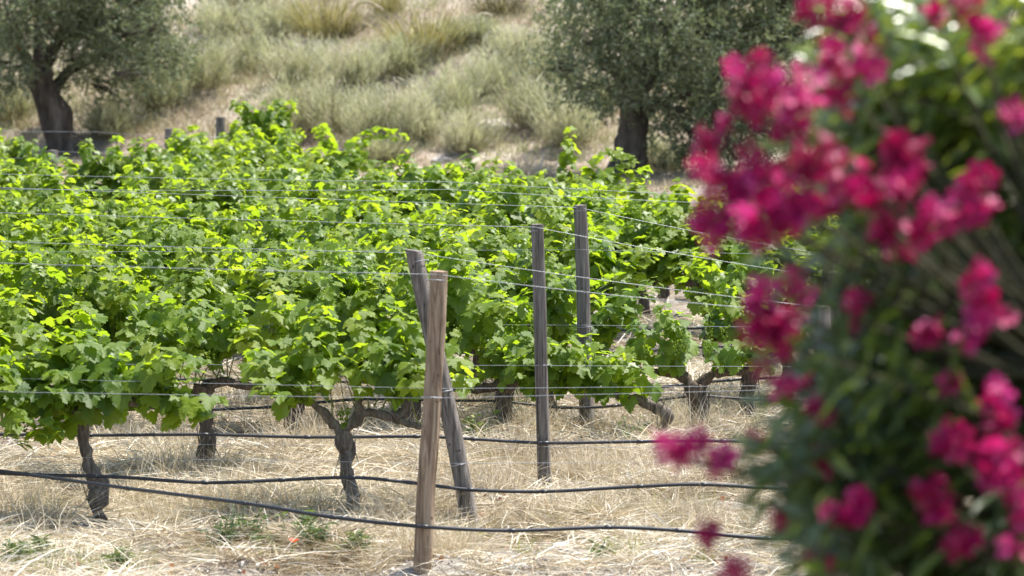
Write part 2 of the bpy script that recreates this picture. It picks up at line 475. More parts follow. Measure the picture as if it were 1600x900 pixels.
# ------------------------------------------------------------------ wires and drip hoses
def sagline(pts, n=10, sag=0.0):
    out = []
    for i in range(len(pts) - 1):
        a, b = Vector(pts[i]), Vector(pts[i + 1])
        for s in range(n):
            t = s / n
            p = a.lerp(b, t); p.z -= sag * 4 * t * (1 - t)
            out.append(p)
    out.append(Vector(pts[-1]))
    return out
def wire(pts, label, r=.0016, sag=0.01):
    V, F = tube(sagline(pts, 8, sag), r, n=5)
    return tag(link('trellis_wire', mesh_np('wire', V, F), M['wire']), label, 'wire', 'trellis wires')
Y1, Y2, Y3, Y4 = P1[0].y, P2[0].y, P3[0].y, P4[0].y
def wpx(Y, *p):
    return [at(x, y, Y) for x, y in p]
F_ = -.052   # wires are stapled to the camera side of the posts
def top_wire(P, Y, left, right, label):
    t = Vector(P[1]); t.z -= .012; t.y -= .04
    l = at(left[0], left[1], Y); rgt = at(right[0], right[1], Y)
    l2 = t + (l - t) * 2.0; r2 = t + (rgt - t) * 1.15
    wire([l2, t, r2], label, sag=.012)
    return r2
RW = []
RW.append(top_wire(P1, Y1, (0, 407), (1200, 482), 'nearest top wire running from the brown front post'))
RW.append(top_wire(P2, Y2, (0, 374), (1210, 470), 'top wire tied to the leaning grey post'))
RW.append(top_wire(P3, Y3, (0, 329), (1240, 424), 'top wire passing the head of the slim grey post'))
RW.append(top_wire(P4, Y4, (0, 290), (1240, 388), 'top wire passing the head of the broad right post'))
for i, r_ in enumerate(RW):
    make_post('wooden_post', (r_.x + .02, r_.y + .04, gz1(r_.x, r_.y)), (r_.x + .02, r_.y + .04, r_.z + .03), .04, M['post_grey'],
              ['grey', 'weathered', 'thin', 'cracked'][i] + ' short post hidden behind the pink oleander, %s of four from the front' % ['first', 'second', 'third', 'fourth'][i], 40 + i, group='posts behind the oleander')
for (Y, a, b, c, lab) in [
        (Y1 - .05, (-300, 606), (672, 622), (1500, 600), 'low bright wire in front of the trunks at the brown post'),
        (Y2 - .05, (-300, 582), (694, 607), (1500, 598), 'cordon wire crossing the leaning grey post'),
        (Y2 - .05, (-300, 706), (716, 724), (1500, 716), 'thin low wire near the ground behind the brown post'),
        (Y3 - .04, (-300, 566), (846, 571), (1500, 572), 'cordon wire crossing the slim grey post'),
        (Y3 - .04, (-300, 688), (850, 698), (1500, 700), 'thin ground wire behind the slim grey post base'),
        (Y4 - .05, (-300, 500), (912, 508), (1500, 512), 'cordon wire crossing the broad right post'),
        (Y4 - .05, (-300, 394), (906, 390), (1500, 402), 'middle wire of the broad right post row')]:
    wire(wpx(Y, a, b, c), lab, r=.0012, sag=.004)
ORD6 = ['first', 'second', 'third', 'fourth', 'fifth', 'sixth']
for i, (Y, a, b, c) in enumerate([(29.0, (-300, 290), (700, 296), (1500, 330)), (31.0, (-300, 262), (700, 284), (1500, 318)),
                                  (45.5, (-300, 258), (83, 262), (500, 290)), (45.5, (-300, 240), (83, 247), (500, 283)),
                                  (50.5, (-300, 224), (262, 240), (700, 300)), (50.5, (-300, 196), (150, 206), (345, 214))]):
    wire(wpx(Y, a, b, c), 'faint far wire above the vine tops, %s of six counting back' % ORD6[i], r=.0022, sag=.02)
def hose(pts_px, Ys, label, r=.0095):
    P = [at(x, y, Y) for (x, y), Y in zip(pts_px, Ys)]
    V, F = tube(P, r, n=8, sub=8, wob=0)
    root = tag(link('drip_hose', mesh_np('hose', V, F), M['hose']), label, 'hose', 'drip hoses')
    # little emitters moulded on the hose
    for k in range(1, len(P) - 1):
        p = P[k]
        d = (P[k + 1] - P[k - 1]).normalized()
        EV, EF = tube([p - d * .02, p - d * .016, p + d * .016, p + d * .02], [r * .8, r * 1.22, r * 1.22, r * .8], n=8)
        link('emitter', mesh_np('emitter', EV, EF), M['hose'], root)
    return root
hose([(-420, 700), (-120, 722), (40, 741), (200, 763), (380, 786), (520, 808), (663, 823), (800, 829), (950, 824), (1060, 829), (1200, 841), (1420, 846), (1700, 850)],
     [Y2 + .4, Y2 + .2, Y2 - .3, Y2 - .75, Y1 + .35, Y1 + .1, Y1 - .07, Y1 - .05, Y1, Y1, Y1, Y1, Y1], 'nearest black drip hose sagging past the brown post')
hose([(-420, 732), (-100, 736), (60, 742), (180, 745), (320, 754), (440, 750), (550, 746), (640, 754), (735, 765), (850, 768), (1000, 760), (1100, 757), (1250, 764), (1500, 762), (1750, 765)],
     [Y2 - .06] * 15, 'black drip hose of the second row, looping at the forked vine')
hose([(-420, 676), (-60, 678), (140, 680), (320, 679), (480, 683), (650, 682), (740, 686), (852, 692), (1000, 690), (1130, 689), (1300, 695), (1700, 695)],
     [Y3 - .05] * 12, 'black drip hose behind the leaning post at knee height')
hose([(-420, 640), (0, 622), (120, 627), (280, 640), (420, 636), (560, 624), (700, 626), (780, 627), (880, 637), (960, 634), (1020, 626), (1090, 619), (1180, 624), (1400, 630), (1750, 630)],
     [Y4 - .06] * 15, 'black drip hose of the fourth row, wavering behind the posts')
hose([(-420, 580), (200, 592), (420, 594), (600, 598), (840, 602), (980, 607), (1060, 602), (1140, 594), (1240, 590), (1500, 588), (1750, 588)],
     [Y4 + 1.3] * 11, 'black drip hose above the others near the twin-armed vine')
hose([(-420, 548), (300, 550), (700, 551), (960, 552), (1050, 545), (1150, 541), (1300, 541), (1700, 541)], [Y4 + 3.2] * 8, 'thin dark hose glimpsed through the gap of the right vines')
hose([(-420, 510), (300, 513), (700, 514), (960, 516), (1050, 514), (1150, 512), (1300, 512), (1700, 512)], [Y4 + 5.2] * 8, 'highest dark hose glimpsed through the gap of the right vines')

# ------------------------------------------------------------------ grape vines
def grape_template(seed):
    r = random.Random(seed)
    half = [(.05, -.03), (.16, -.22), (.33, -.27), (.42, -.13), (.57, -.06), (.49, .09), (.62, .24), (.57, .41), (.37, .40), (.40, .60), (.27, .67), (.21, .86)]
    out = [(x, y) for x, y in half] + [(0, 1.0)] + [(-x, y) for x, y in reversed(half)]
    out = [(x * r.uniform(.92, 1.08), y * r.uniform(.93, 1.07)) for x, y in out]
    den = []
    for i in range(len(out)):                       # toothed margin
        den.append(out[i])
        if 2 <= i < len(out) - 3 and i % 2 == 0:
            a, b = out[i], out[i + 1]
            k = r.uniform(.86, .93)
            den.append(((a[0] + b[0]) / 2 * k, ((a[1] + b[1]) / 2 - .12) * k + .12))
    out = den
    fold = r.uniform(.10, .34); curl = r.uniform(.15, .5); ph = r.uniform(0, 6)
    def z(x, y):
        return fold * abs(x) - curl * (y - .2) ** 2 * .8 - .45 * x * x + .05 * math.sin(7 * y + ph + 4 * x)
    V = [(0, .10, z(0, .1))] + [(x, y, z(x, y)) for x, y in out]
    n = len(out)
    F = [(0, i + 1, i + 2) for i in range(n - 1)] + [(0, n, 1)]
    F = [(a, c, b) for a, b, c in F]
    T = np.array(V)
    T[:, 1] += 0.0
    return T, np.array(F, dtype=np.int32)
def grape_simple(seed):
    r = random.Random(seed)
    out = [(.30, -.24), (.56, -.05), (.60, .28), (.36, .42), (.30, .68), (0, 1.0), (-.30, .68), (-.36, .42), (-.60, .28), (-.56, -.05), (-.30, -.24)]
    fold = r.uniform(.1, .34); curl = r.uniform(.15, .5)
    z = lambda x, y: fold * abs(x) - curl * (y - .2) ** 2 * .8 - .4 * x * x
    V = [(0, .1, 0)] + [(x, y, z(x, y)) for x, y in out]
    n = len(out)
    F = [(0, i + 2, i + 1) for i in range(n - 1)] + [(0, 1, n)]
    return np.array(V), np.array(F, dtype=np.int32)
GT = [grape_template(s) for s in range(6)]
GS = [grape_simple(s) for s in range(5)]
LEAF_ME = []
for T, F in GT:
    me = mesh_np('grape_leaf', T, F, np.zeros(len(T)))
    me.materials.append(M['vine_leaf'])
    LEAF_ME.append(me)

def grow_shoot(rng, p, d, L, droop, size, sidebias=(0, 0, 0)):
    """returns node points and leaf records (pos, tipdir, normal, size, var)"""
    step = .058
    n = max(3, int(L / step))
    pts = [p.copy()]; leaves = []
    d = d.normalized(); side = rng.choice((-1, 1))
    sv = rng.gauss(0, .12)
    q = p.copy()
    for i in range(n):
        t = i / n
        d = d + Vector((rng.gauss(0, .10), rng.gauss(0, .10), rng.gauss(0, .06) - droop * (0.25 + t * 1.3)))
        d.normalize()
        q = q + d * step
        pts.append(q.copy())
        for rep in range((2 if rng.random() < .75 else 3) + (1 if t > .7 else 0)):
            perp = d.cross(Vector((rng.gauss(0, 1), rng.gauss(0, 1), rng.gauss(0, .4))))
            if perp.length < .05:
                continue
            perp.normalize()
            pet = perp * side + Vector((0, 0, .35)); side = -side
            pl = rng.uniform(.05, .10) * (1.05 - .5 * t)
            lp = q + pet.normalized() * pl
            out = Vector((pet.x * .7, pet.y * .7 + (-.75 if lp.y < .06 else .75) * rng.uniform(.3, 1), 0))
            nrm = Vector((0, 0, .35 + .75 * t + rng.uniform(-.15, .3))) + out * rng.uniform(.5, .9) + Vector((rng.gauss(0, .26), rng.gauss(0, .24), rng.gauss(0, .15)))
            tip = out * .7 + Vector((rng.gauss(0, .3), rng.gauss(0, .2), -rng.uniform(.4, 1.1)))
            s = size * rng.uniform(.58, 1.28) * (1.0 if t < .55 else 1.0 - 1.05 * (t - .55))
            v = .36 + sv + .32 * t ** 1.3 + rng.gauss(0, .09)  # young tips yellower; sunlit canopy tops also painted in as lighter colour
            leaves.append((lp, tip, nrm, s, v))
    return pts, leaves
def make_vine(base, trunk, trad, arms, arad, label, seed, nsh=(15, .62), droop=.045, size=.106, parts=150, hi=True, group=None, bark='bark', extra=None, spread=.42, up=1.0, zmin=None):
    """base world position; trunk/arms are polylines in metres relative to base"""
    rng = random.Random(seed)
    root = empty('grapevine', base, label, 'grapevine', group)
    tk = []; tr_r = []
    for i in range(len(trunk)):
        tk.append(Vector(trunk[i]) + (Vector((rng.gauss(0, .014), rng.gauss(0, .014), 0)) if 0 < i < len(trunk) - 1 else Vector())); tr_r.append(trad[i] * rng.uniform(.9, 1.12))
        if i < len(trunk) - 1 and trunk[i + 1][2] - trunk[i][2] > .1:
            tk.append(Vector(trunk[i]).lerp(Vector(trunk[i + 1]), .5) + Vector((rng.gauss(0, .022), rng.gauss(0, .02), 0))); tr_r.append((trad[i] + trad[i + 1]) / 2 * rng.uniform(.8, 1.15))
    V, F = tube(tk, tr_r, n=16, wob=.55, seed=seed, sub=6)
    tr = link('trunk', mesh_np('vine_trunk', V, F), M[bark], root)
    if seed < 200:                                  # shaggy peeling bark strips
        m = 70 if bark == 'bark_dark' else 30
        ix = NR.integers(0, len(V), m); Q = V[ix]
        cen = np.stack([np.interp(Q[:, 2], [p[2] for p in trunk], [p[k] for p in trunk]) for k in (0, 1)], 1)
        o2 = np.zeros((m, 3)); o2[:, :2] = Q[:, :2] - cen; o2 = unit(o2)
        D = unit(np.stack([NR.normal(0, .15, m), NR.normal(0, .15, m), NR.choice([-1.0, 1.0], m)], 1) + o2 * .12)
        bv, bf, ba = blades(Q - o2 * .002, D, NR.uniform(.05, .16, m), NR.uniform(.005, .011, m), o2 * NR.uniform(0, .25, (m, 1)), 4, NR.random(m))
        link('bark_strip', mesh_np('bark_strip', bv, bf, ba), M[bark], tr, 'stuff')
    spurs = []
    for ai, arm in enumerate(arms):
        k = len(arm)
        rad = [arad * (1 - .55 * i / (k - 1)) for i in range(k)]
        V, F = tube([Vector(p) for p in arm], rad, n=12, wob=.6, seed=seed + ai + 1, sub=5)
        link('cordon', mesh_np('vine_cordon', V, F), M[bark], tr)
        for i in range(k - 1):
            a, b = Vector(arm[i]), Vector(arm[i + 1])
            spurs += [a.lerp(b, s) for s in (.2, .55, .9)]
    ns, L0 = nsh
    recs = []; ST = []
    starts = []
    for i in range(ns):
        p = spurs[(i * 7 + rng.randrange(3)) % len(spurs)].copy() if spurs else Vector(trunk[-1])
        d = Vector((rng.gauss(0, spread), rng.gauss(0, spread), up))
        starts.append((p, d, L0 * rng.uniform(.7, 1.2) * (1 + .32 * mnoise.noise(Vector((p.x * 2.6 + seed * 1.7, p.y * 3, 0)))), droop))
    for e in (extra or []):
        starts.append((Vector(e[0]), Vector(e[1]), e[2], e[3]))
    for p, d, L, dr in starts:
        pts, lv = grow_shoot(rng, p, d, L, dr, size)
        recs += lv
        st = pts[::2] if len(pts) > 4 else pts
        V, F = tube(st, [.0045 * (1 - .6 * i / (len(st) - 1)) for i in range(len(st))], n=4, cap=False)
        ST.append((V, F, np.full(len(V), rng.random())))
    V, F, A = join(ST)
    link('shoot_stems', mesh_np('shoot_stems', V, F, A), M['vine_shoot'], root, 'stuff')
    n = len(recs)
    P = np.array([tuple(r[0]) for r in recs]); tip = np.array([tuple(r[1]) for r in recs]); nr = np.array([tuple(r[2]) for r in recs])
    S = np.array([r[3] for r in recs]); var = np.clip(np.array([r[4] for r in recs]), 0, 1)
    keep = P[:, 2] > .12
    if zmin is not None:
        keep &= P[:, 2] - .35 * S > np.array([zmin(v) + .13 * mnoise.noise(Vector((v * 7, seed, 0))) + rng.gauss(0, .02) for v in P[:, 0]])
    P, tip, nr, S, var = P[keep], tip[keep], nr[keep], S[keep], var[keep]
    Mx = frames(tip, nr) * S[:, None, None]
    # single leaves: those nearest the camera side and the top of the crown
    score = -P[:, 1] + 0.75 * P[:, 2] + 1.5 * (S - .1)
    order = np.argsort(-score)
    sel = order[:parts]; rest = order[parts:]
    for q, i in enumerate(sel):
        o = bpy.data.objects.new('leaf', LEAF_ME[rng.randrange(len(LEAF_ME))])
        COL.objects.link(o)
        o.parent = root
        m4 = Matrix.Identity(4)
        for a in range(3):
            for b in range(3):
                m4[a][b] = Mx[i, a, b]
            m4[a][3] = P[i, a]
        o.matrix_basis = m4
        o.color = (var[i], 0, 0, 1)
    if len(rest):
        tpl = GT if hi else GS
        which = np.array([rng.randrange(len(tpl)) for _ in rest])
        pp = []
        for w in range(len(tpl)):
            ix = rest[which == w]
            if len(ix):
                pp.append(stamp(tpl[w][0], tpl[w][1], Mx[ix], P[ix], var[ix]))
        V, F, A = join(pp)
        link('foliage', mesh_np('vine_foliage', V, F, A), M['vine_leaf'], root, 'stuff')
    return root
def vine_base(px, py):
    b = ground_at(px, py); b.z = gz1(b.x, b.y) - .01
    return b
def bunch(root, p, seed):
    rg = random.Random(seed)
    oc = np.array([(1, 0, 0), (-1, 0, 0), (0, 1, 0), (0, -1, 0), (0, 0, 1), (0, 0, -1)], float)
    tf = np.array([(0, 2, 4), (2, 1, 4), (1, 3, 4), (3, 0, 4), (2, 0, 5), (1, 2, 5), (3, 1, 5), (0, 3, 5)], dtype=np.int32)
    m = 34
    t = NR.random(m); w = .032 * (1 - .75 * t)
    a = NR.random(m) * 6.283
    Q = np.stack([np.cos(a) * w, np.sin(a) * w, -t * .11], 1) + np.array(p)
    V, F, A = stamp(oc, tf, np.repeat(np.eye(3)[None], m, 0) * NR.uniform(.006, .0085, m)[:, None, None], Q, NR.uniform(.6, .9, m))
    link('grape_bunch', mesh_np('grape_bunch', V, F, A), M['vine_leaf'], root)
# --- the front vines, one by one
make_vine(vine_base(152, 822), [(0, 0, -.05), (.0, 0, .085), (-.005, 0, .125), (.0, 0, .19), (-.01, 0, .25), (-.04, 0, .34), (-.07, .0, .60)],
          [.034, .032, .064, .066, .036, .032, .032],
          [[(-.07, 0, .60), (-.25, .0, .66), (-.5, .02, .66), (-.75, .02, .68)], [(-.07, 0, .60), (.1, .0, .66), (.32, 0, .64)]], .03,
          'front left grapevine with a swollen trunk base and bright low leaves', 101, nsh=(26, .50), parts=230, droop=.12, spread=.6, up=.8, zmin=lambda x: .40 if x < -.15 else (.46 if x < .15 else .54), size=.112,
          extra=[((.32, 0, .64), (.8, -.2, .3), .45, .10), ((.3, 0, .64), (.5, -.5, .25), .40, .14), ((-.35, 0, .62), (-.2, -.7, .2), .5, .16), ((-.1, 0, .62), (-.3, -.7, .2), .42, .16)])
make_vine(vine_base(556, 812), [(0, 0, -.05), (-.005, 0, .10), (-.03, .0, .24), (-.055, 0, .38), (-.07, 0, .49)], [.042, .038, .036, .04, .046],
          [[(-.07, 0, .48), (-.13, 0, .545), (-.20, 0, .62), (-.29, 0, .66), (-.42, .03, .64)], [(-.07, 0, .48), (.00, 0, .55), (.06, 0, .60), (.14, 0, .585), (.24, -.01, .555), (.33, -.01, .52), (.42, 0, .505)],
           [(.03, 0, .57), (.02, 0, .66), (.03, 0, .74)], [(.21, 0, .565), (.27, 0, .60), (.285, 0, .66), (.27, 0, .73)]], .034,
          'forked grapevine with bare Y-shaped trunk left of the brown post', 102, nsh=(26, .50), parts=230, droop=.07, spread=.36, up=1, zmin=lambda x: .66 if x < -.28 else (.76 if x < .2 else .70),
          extra=[((-.25, 0, .63), (-.3, -.4, .6), .5, .12), ((-.12, 0, .62), (-.1, -.5, .5), .45, .14), ((.1, 0, .62), (.3, -.2, .8), .5, .08), ((-.4, 0, .6), (-.2, -.3, .5), .45, .14),
                 ((.26, 0, .73), (.3, 0, 1), .45, .08), ((.26, 0, .72), (.5, -.1, .7), .45, .1)])
make_vine(vine_base(318, 748), [(0, 0, -.05), (.0, 0, .12), (.01, .02, .3), (-.01, 0, .46), (.0, 0, .57)], [.062, .050, .048, .052, .055],
          [[(.0, 0, .55), (.12, 0, .60), (.26, 0, .575), (.46, .0, .57), (.62, .02, .6)], [(-.02, 0, .55), (-.14, 0, .50), (-.3, .0, .47), (-.52, .02, .45), (-.8, .03, .56)]], .036,
          'old grapevine with a shaggy thick trunk behind the two front vines', 103, nsh=(32, .66), parts=230, droop=.05, bark='bark_dark', spread=.5, zmin=lambda x: .76 if -.2 < x < .6 else .54)
make_vine(vine_base(-90, 748), [(0, 0, -.05), (.02, 0, .3), (.0, 0, .56)], [.05, .045, .05],
          [[(0, 0, .55), (.2, 0, .6), (.45, 0, .6)], [(0, 0, .55), (-.2, 0, .6), (-.5, 0, .6)]], .034,
          'grapevine cut by the left picture edge behind the front left vine', 104, nsh=(26, .6), parts=150, droop=.06)
make_vine(vine_base(-240, 818), [(0, 0, -.05), (.02, 0, .3), (.0, 0, .56)], [.05, .045, .05],
          [[(0, 0, .55), (.2, 0, .6), (.45, 0, .6)], [(0, 0, .55), (-.2, 0, .6), (-.5, 0, .6)]], .034,
          'grapevine just outside the left picture edge in the front row', 105, nsh=(22, .5), parts=80, droop=.08)
make_vine(vine_base(790, 678), [(0, 0, -.05), (-.02, 0, .16), (-.01, 0, .28), (.05, 0, .38)], [.05, .045, .045, .05],
          [[(.05, 0, .36), (-.08, 0, .33), (-.22, 0, .31), (-.38, .02, .32)], [(.05, 0, .38), (.0, .02, .47), (-.06, .03, .58)], [(.05, 0, .38), (.1, 0, .42)]], .04,
          'low grapevine with bare left arm between the leaning post and the slim post', 106, nsh=(3, .25), parts=120, droop=.08, bark='bark_dark', spread=.3, zmin=lambda x: .34,
          extra=[((.02 + .02 * (k % 4), -.02, .42), (.5 * math.cos(k * 2.1), -.2 + .4 * math.sin(k * 2.1), .7), .22 + .03 * (k % 3), .10) for k in range(7)])
make_vine(vine_base(856, 656), [(0, 0, -.05), (.0, 0, .2), (-.02, 0, .42)], [.06, .05, .055],
          [[(-.02, 0, .40), (-.2, 0, .47), (-.42, .02, .5), (-.66, .03, .5)], [(-.02, 0, .40), (.15, .0, .46), (.36, .03, .5)]], .04,
          'full grapevine directly behind the slim post with a dark short trunk', 114, nsh=(32, .68), parts=230, droop=.045, bark='bark_dark', spread=.42, zmin=lambda x: .53)
make_vine(vine_base(1036, 692), [(0, 0, -.05), (.0, 0, .1), (-.01, 0, .19), (-.05, 0, .24)], [.045, .04, .045, .04],
          [[(-.04, 0, .23), (-.14, 0, .28), (-.26, 0, .31), (-.4, 0, .34), (-.5, 0, .37)]], .034,
          'small grapevine with a long bare arm bowing left behind the slim post', 107, nsh=(2, .25), parts=140, droop=.10, bark='bark', spread=.3,
          extra=[((-.44 - .03 * k, -.01, .36), (.5 * math.cos(k * 2.1), -.3 + .4 * math.sin(k * 2.1), .8), .36 + .03 * (k % 3), .10) for k in range(17)])
make_vine(vine_base(1100, 680), [(0, 0, -.05), (-.02, 0, .14), (-.05, 0, .28), (-.06, 0, .36)], [.065, .056, .058, .06],
          [[(-.06, 0, .34), (-.16, 0, .42), (-.3, 0, .44), (-.48, .02, .47)], [(-.05, 0, .34), (.06, 0, .43), (.2, .01, .44), (.34, .02, .47)]], .038,
          'twin-armed grapevine near the pink flowers with sparse leaf clumps', 108, nsh=(0, .5), parts=200, droop=.05, bark='bark_dark', spread=.3, zmin=lambda x: .40,
          extra=[((-.42, 0, .46), (-.05, -.1, 1), .34, .05), ((-.40, 0, .46), (.15, 0, 1), .28, .06)] + [((-.22 + .04 * k, 0, .43), (-.1 + .06 * k, -.2 + .1 * (k % 3), 1), .50 - .06 * (k % 3), .05) for k in range(3)]
          + [((.10 + .04 * k, 0, .45), (.1 * k - .15, -.25, .8), .18 + .03 * (k % 2), .09) for k in range(4)] + [((.32, 0, .46), (.2, -.1, 1), .4, .05)])
make_vine(vine_base(1174, 652), [(0, 0, -.05), (.01, 0, .2), (.04, 0, .4)], [.06, .05, .055],
          [[(.04, 0, .4), (.2, 0, .5), (.5, 0, .52)], [(.04, 0, .4), (-.1, 0, .55), (-.3, 0, .56)]], .036,
          'grapevine with a slanting dark trunk right beside the oleander', 109, nsh=(9, .4), parts=120, droop=.05, bark='bark_dark', zmin=lambda x: .52)
make_vine(vine_base(462, 676), [(0, 0, -.05), (.02, 0, .2), (.0, 0, .5)], [.055, .05, .055],
          [[(0, 0, .5), (.2, 0, .56), (.5, 0, .56)], [(0, 0, .5), (-.2, 0, .56), (-.55, 0, .56)]], .036,
          'leafy grapevine behind the forked vine with a short dark trunk', 110, nsh=(32, .66), parts=200, droop=.05, bark='bark_dark')
for o in [q for q in COL.objects if q.name.startswith('grapevine')][:10]:
    for k in range(3):
        bunch(o, (R.uniform(-.4, .4), -.16 - .1 * R.random(), R.uniform(.62, .8)), k)
for px, lab, sd in [(-180, 'leafy grapevine of the fourth row outside the left edge', 111), (130, 'leafy grapevine of the fourth row behind the front left vine', 112), (640, 'leafy grapevine of the fourth row behind the leaning post', 113)]:
    make_vine(vine_base(px, 672), [(0, 0, -.05), (.02, 0, .2), (.0, 0, .5)], [.055, .05, .055],
          [[(0, 0, .5), (.2, 0, .56), (.55, 0, .56)], [(0, 0, .5), (-.2, 0, .56), (-.55, 0, .56)]], .036, lab, sd, nsh=(30, .66), parts=170, droop=.045, bark='bark_dark', zmin=lambda x: .55)
# --- the rows behind
ORD = ['first', 'second', 'third', 'fourth', 'fifth', 'sixth', 'seventh', 'eighth', 'ninth', 'tenth', 'eleventh', 'twelfth', 'thirteenth', 'fourteenth', 'fifteenth', 'sixteenth', 'seventeenth', 'eighteenth']
ROWS = [1.40 + .098 * k for k in range(13)]
D1 = 19.3
row_vines = []
for ri, dr in enumerate(ROWS):
    Y = D1 * dr
    xl = -Y * .1333 - 1.9
    lim_px = 1480 if dr < 1.9 else (1250 if dr < 1.97 else (740 if dr < 2.1 else (560 if dr < 2.25 else 400)))
    xr = (lim_px - 800) / FPX * Y
    x = xl + R.uniform(0, .6)
    k = 0
    while x < xr:
        px = 800 + x / Y * FPX
        gap = False
        if dr < 1.53 and 970 < px < 1200:      # the thin place beside the oleander
            gap = True
        if (45 < px < 150 and dr > 1.83) or (60 < px < 215 and dr > 1.95) or (px <= 60 and dr > 2.45) or (215 <= px < 300 and dr > 2.4):
            gap = True
        if not gap:
            row_vines.append((ri, k, x, Y + R.gauss(0, .08), px))
            k += 1
        x += R.uniform(1.02, 1.3)
for (ri, k, x, Y, px) in row_vines:
    rg = random.Random(1000 + ri * 50 + k)
    zc = rg.uniform(.50, .60)
    near = ri < 4
    hgt = .58 if ri < 8 else .60
    seed = 2000 + ri * 60 + k
    ns = 30 if near else 26
    make_vine((x, Y, gz1(x, Y)), [(0, 0, -.05), (rg.gauss(0, .03), 0, .25), (0, 0, zc)], [.055, .048, .05],
              [[(0, 0, zc - .02), (.2, rg.gauss(0, .03), zc + .05), (.58, rg.gauss(0, .05), zc + .05)], [(0, 0, zc - .02), (-.2, rg.gauss(0, .03), zc + .05), (-.58, rg.gauss(0, .05), zc + .05)]], .034,
              'grapevine in the %s row from the front, %s from its left end' % (ORD[ri + 4], ORD[k]), seed, nsh=(int(ns * rg.uniform(.75, 1.1)), hgt * rg.uniform(.78, 1.18)), droop=.045,
              parts=60 if near else (40 if ri < 9 else 30), hi=near, group='grapevines in the rows behind', bark='bark_dark', size=.106 if near else .11)
# tall shoots that stick out at the far edge
def lone_vine(px, Y, label, seed, starts, parts=60, size=.11):
    X = (px - 800) / FPX * Y
    make_vine((X, Y, gz1(X, Y)), [(0, 0, -.05), (.02, 0, .3), (0, 0, .6)], [.055, .05, .05], [[(0, 0, .58), (.2, 0, .63), (.45, 0, .62)], [(0, 0, .58), (-.2, 0, .63), (-.45, 0, .62)]], .034,
              label, seed, nsh=(16, .55), parts=parts, hi=False, size=size, extra=starts, group='grapevines in the rows behind', bark='bark_dark')
lone_vine(410, 52.0, 'far grapevine with one tall upright leafy shoot', 301,
          [((-.05 + .05 * k, 0, .6), (.04 * (k - 2), 0, 1), 1.0 + .12 * (k % 2), .004) for k in range(5)] + [((-.08 + .1 * k, 0, 1.15), (.2 * (k - 1), -.1, .5), .35, .05) for k in range(3)], size=.115)
lone_vine(500, 51.0, 'far grapevine arching in a low leafy bow to the right', 302,
          [((.0, 0, .62), (.5, 0, .9), 1.5, .078), ((.1, 0, .62), (.6, 0, .8), 1.45, .08), ((-.1, 0, .62), (-.5, 0, .9), 1.3, .07), ((0, 0, .6), (.7, -.1, .6), 1.2, .07)])
lone_vine(905, 41.0, 'far grapevine with one arching shoot near the right olive', 303,
          [((-.1, 0, .7), (-.12, 0, 1), .85, .07), ((0, 0, .7), (.12, 0, 1), .8, .08), ((.1, 0, .7), (.3, 0, .9), .7, .08)])
lone_vine(690, 43.5, 'far grapevine with a flat dark crown before bare soil', 304, [((0, 0, .65), (.7, 0, .5), .6, .06), ((0, 0, .65), (-.7, 0, .5), .6, .06)])
lone_vine(330, 51.0, 'far grapevine humped behind the dark post tips', 305, [((.1 * k - .1, 0, .65), (-.3 + .2 * k, 0, .9), .8, .05) for k in range(4)])
lone_vine(180, 42.5, 'far grapevine with upright sprigs beside the left olive trunk', 306, [((.1 * k - .1, 0, .65), (-.1 + .1 * k, 0, 1), .75, .015) for k in range(3)])
lone_vine(-12, 49.5, 'far grapevine left of the left olive trunk', 307, [((.1 * k - .1, 0, .65), (-.4 + .2 * k, 0, .9), .5, .05) for k in range(5)])

# ------------------------------------------------------------------ dry grass and straw (stuff)
def scatter(n, y0, y1, margin=1.7, power=1.0):
    n = int(n * 1.28) if n > 9000 else n
    y = y0 + (y1 - y0) * NR.random(n) ** power
    x = (NR.random(n) * 2 - 1) * (.1335 * y + margin)
    return x, y
def straw_layer():
    parts = []
    # matted lying straw
    for (n, y0, y1) in ((125000, 17.2, 24.0), (55000, 24.0, 34.0), (16000, 34.0, 58.0)):
        x, y = scatter(n, y0, y1)
        clump = vnoise(x / .45 + 20, y / .45) + .6 * vnoise(x / .16, y / .16 + 30)
        bare = vnoise(x / 1.0 + 50, y / .55 + 12) + .35 * vnoise(x / .3, y / .3)
        kp = (clump > (-.22 if y0 < 24 else -.25)) & ((bare < .17) | (NR.random(len(x)) < .22))
        x, y = x[kp], y[kp]; m = len(x); cl = clump[kp]
        z = gz(x, y) + np.abs(NR.normal(0, .012, m)) + .10 * np.clip(cl, 0, 1)
        az = NR.random(m) * 2 * np.pi; el = NR.normal(.16, .32, m)
        D = np.stack([np.cos(az) * np.cos(el), np.sin(az) * np.cos(el), np.abs(np.sin(el))], 1)
        L = NR.uniform(.10, .38, m); W = NR.uniform(.0030, .0075, m) * (1 if y0 < 24 else 1.35)
        bend = np.stack([NR.normal(0, .25, m), NR.normal(0, .25, m), -.35 * D[:, 2] - .05], 1)
        var = np.clip(.55 + .27 * NR.normal(size=m) + .75 * vnoise(x / .5, y / .5), 0, 1)
        parts.append(blades(np.stack([x, y, z], 1), D, L, W, bend, 4 if y0 < 24 else 3, var))
    n = 4400                                        # long loose stalks on top
    x, y = scatter(n, 17.4, 23.5); z = gz(x, y) + np.abs(NR.normal(.02, .03, n))
    az = NR.random(n) * 6.283; el = NR.normal(.1, .3, n)
    D = np.stack([np.cos(az) * np.cos(el), np.sin(az) * np.cos(el), np.abs(np.sin(el))], 1)
    parts.append(blades(np.stack([x, y, z], 1), D, NR.uniform(.2, .5, n), NR.uniform(.004, .007, n), np.stack([NR.normal(0, .3, n), NR.normal(0, .3, n), -.5 * D[:, 2] - .04], 1), 4, np.clip(NR.normal(.85, .15, n), 0, 1)))
    return parts
V, F, A = join(straw_layer())
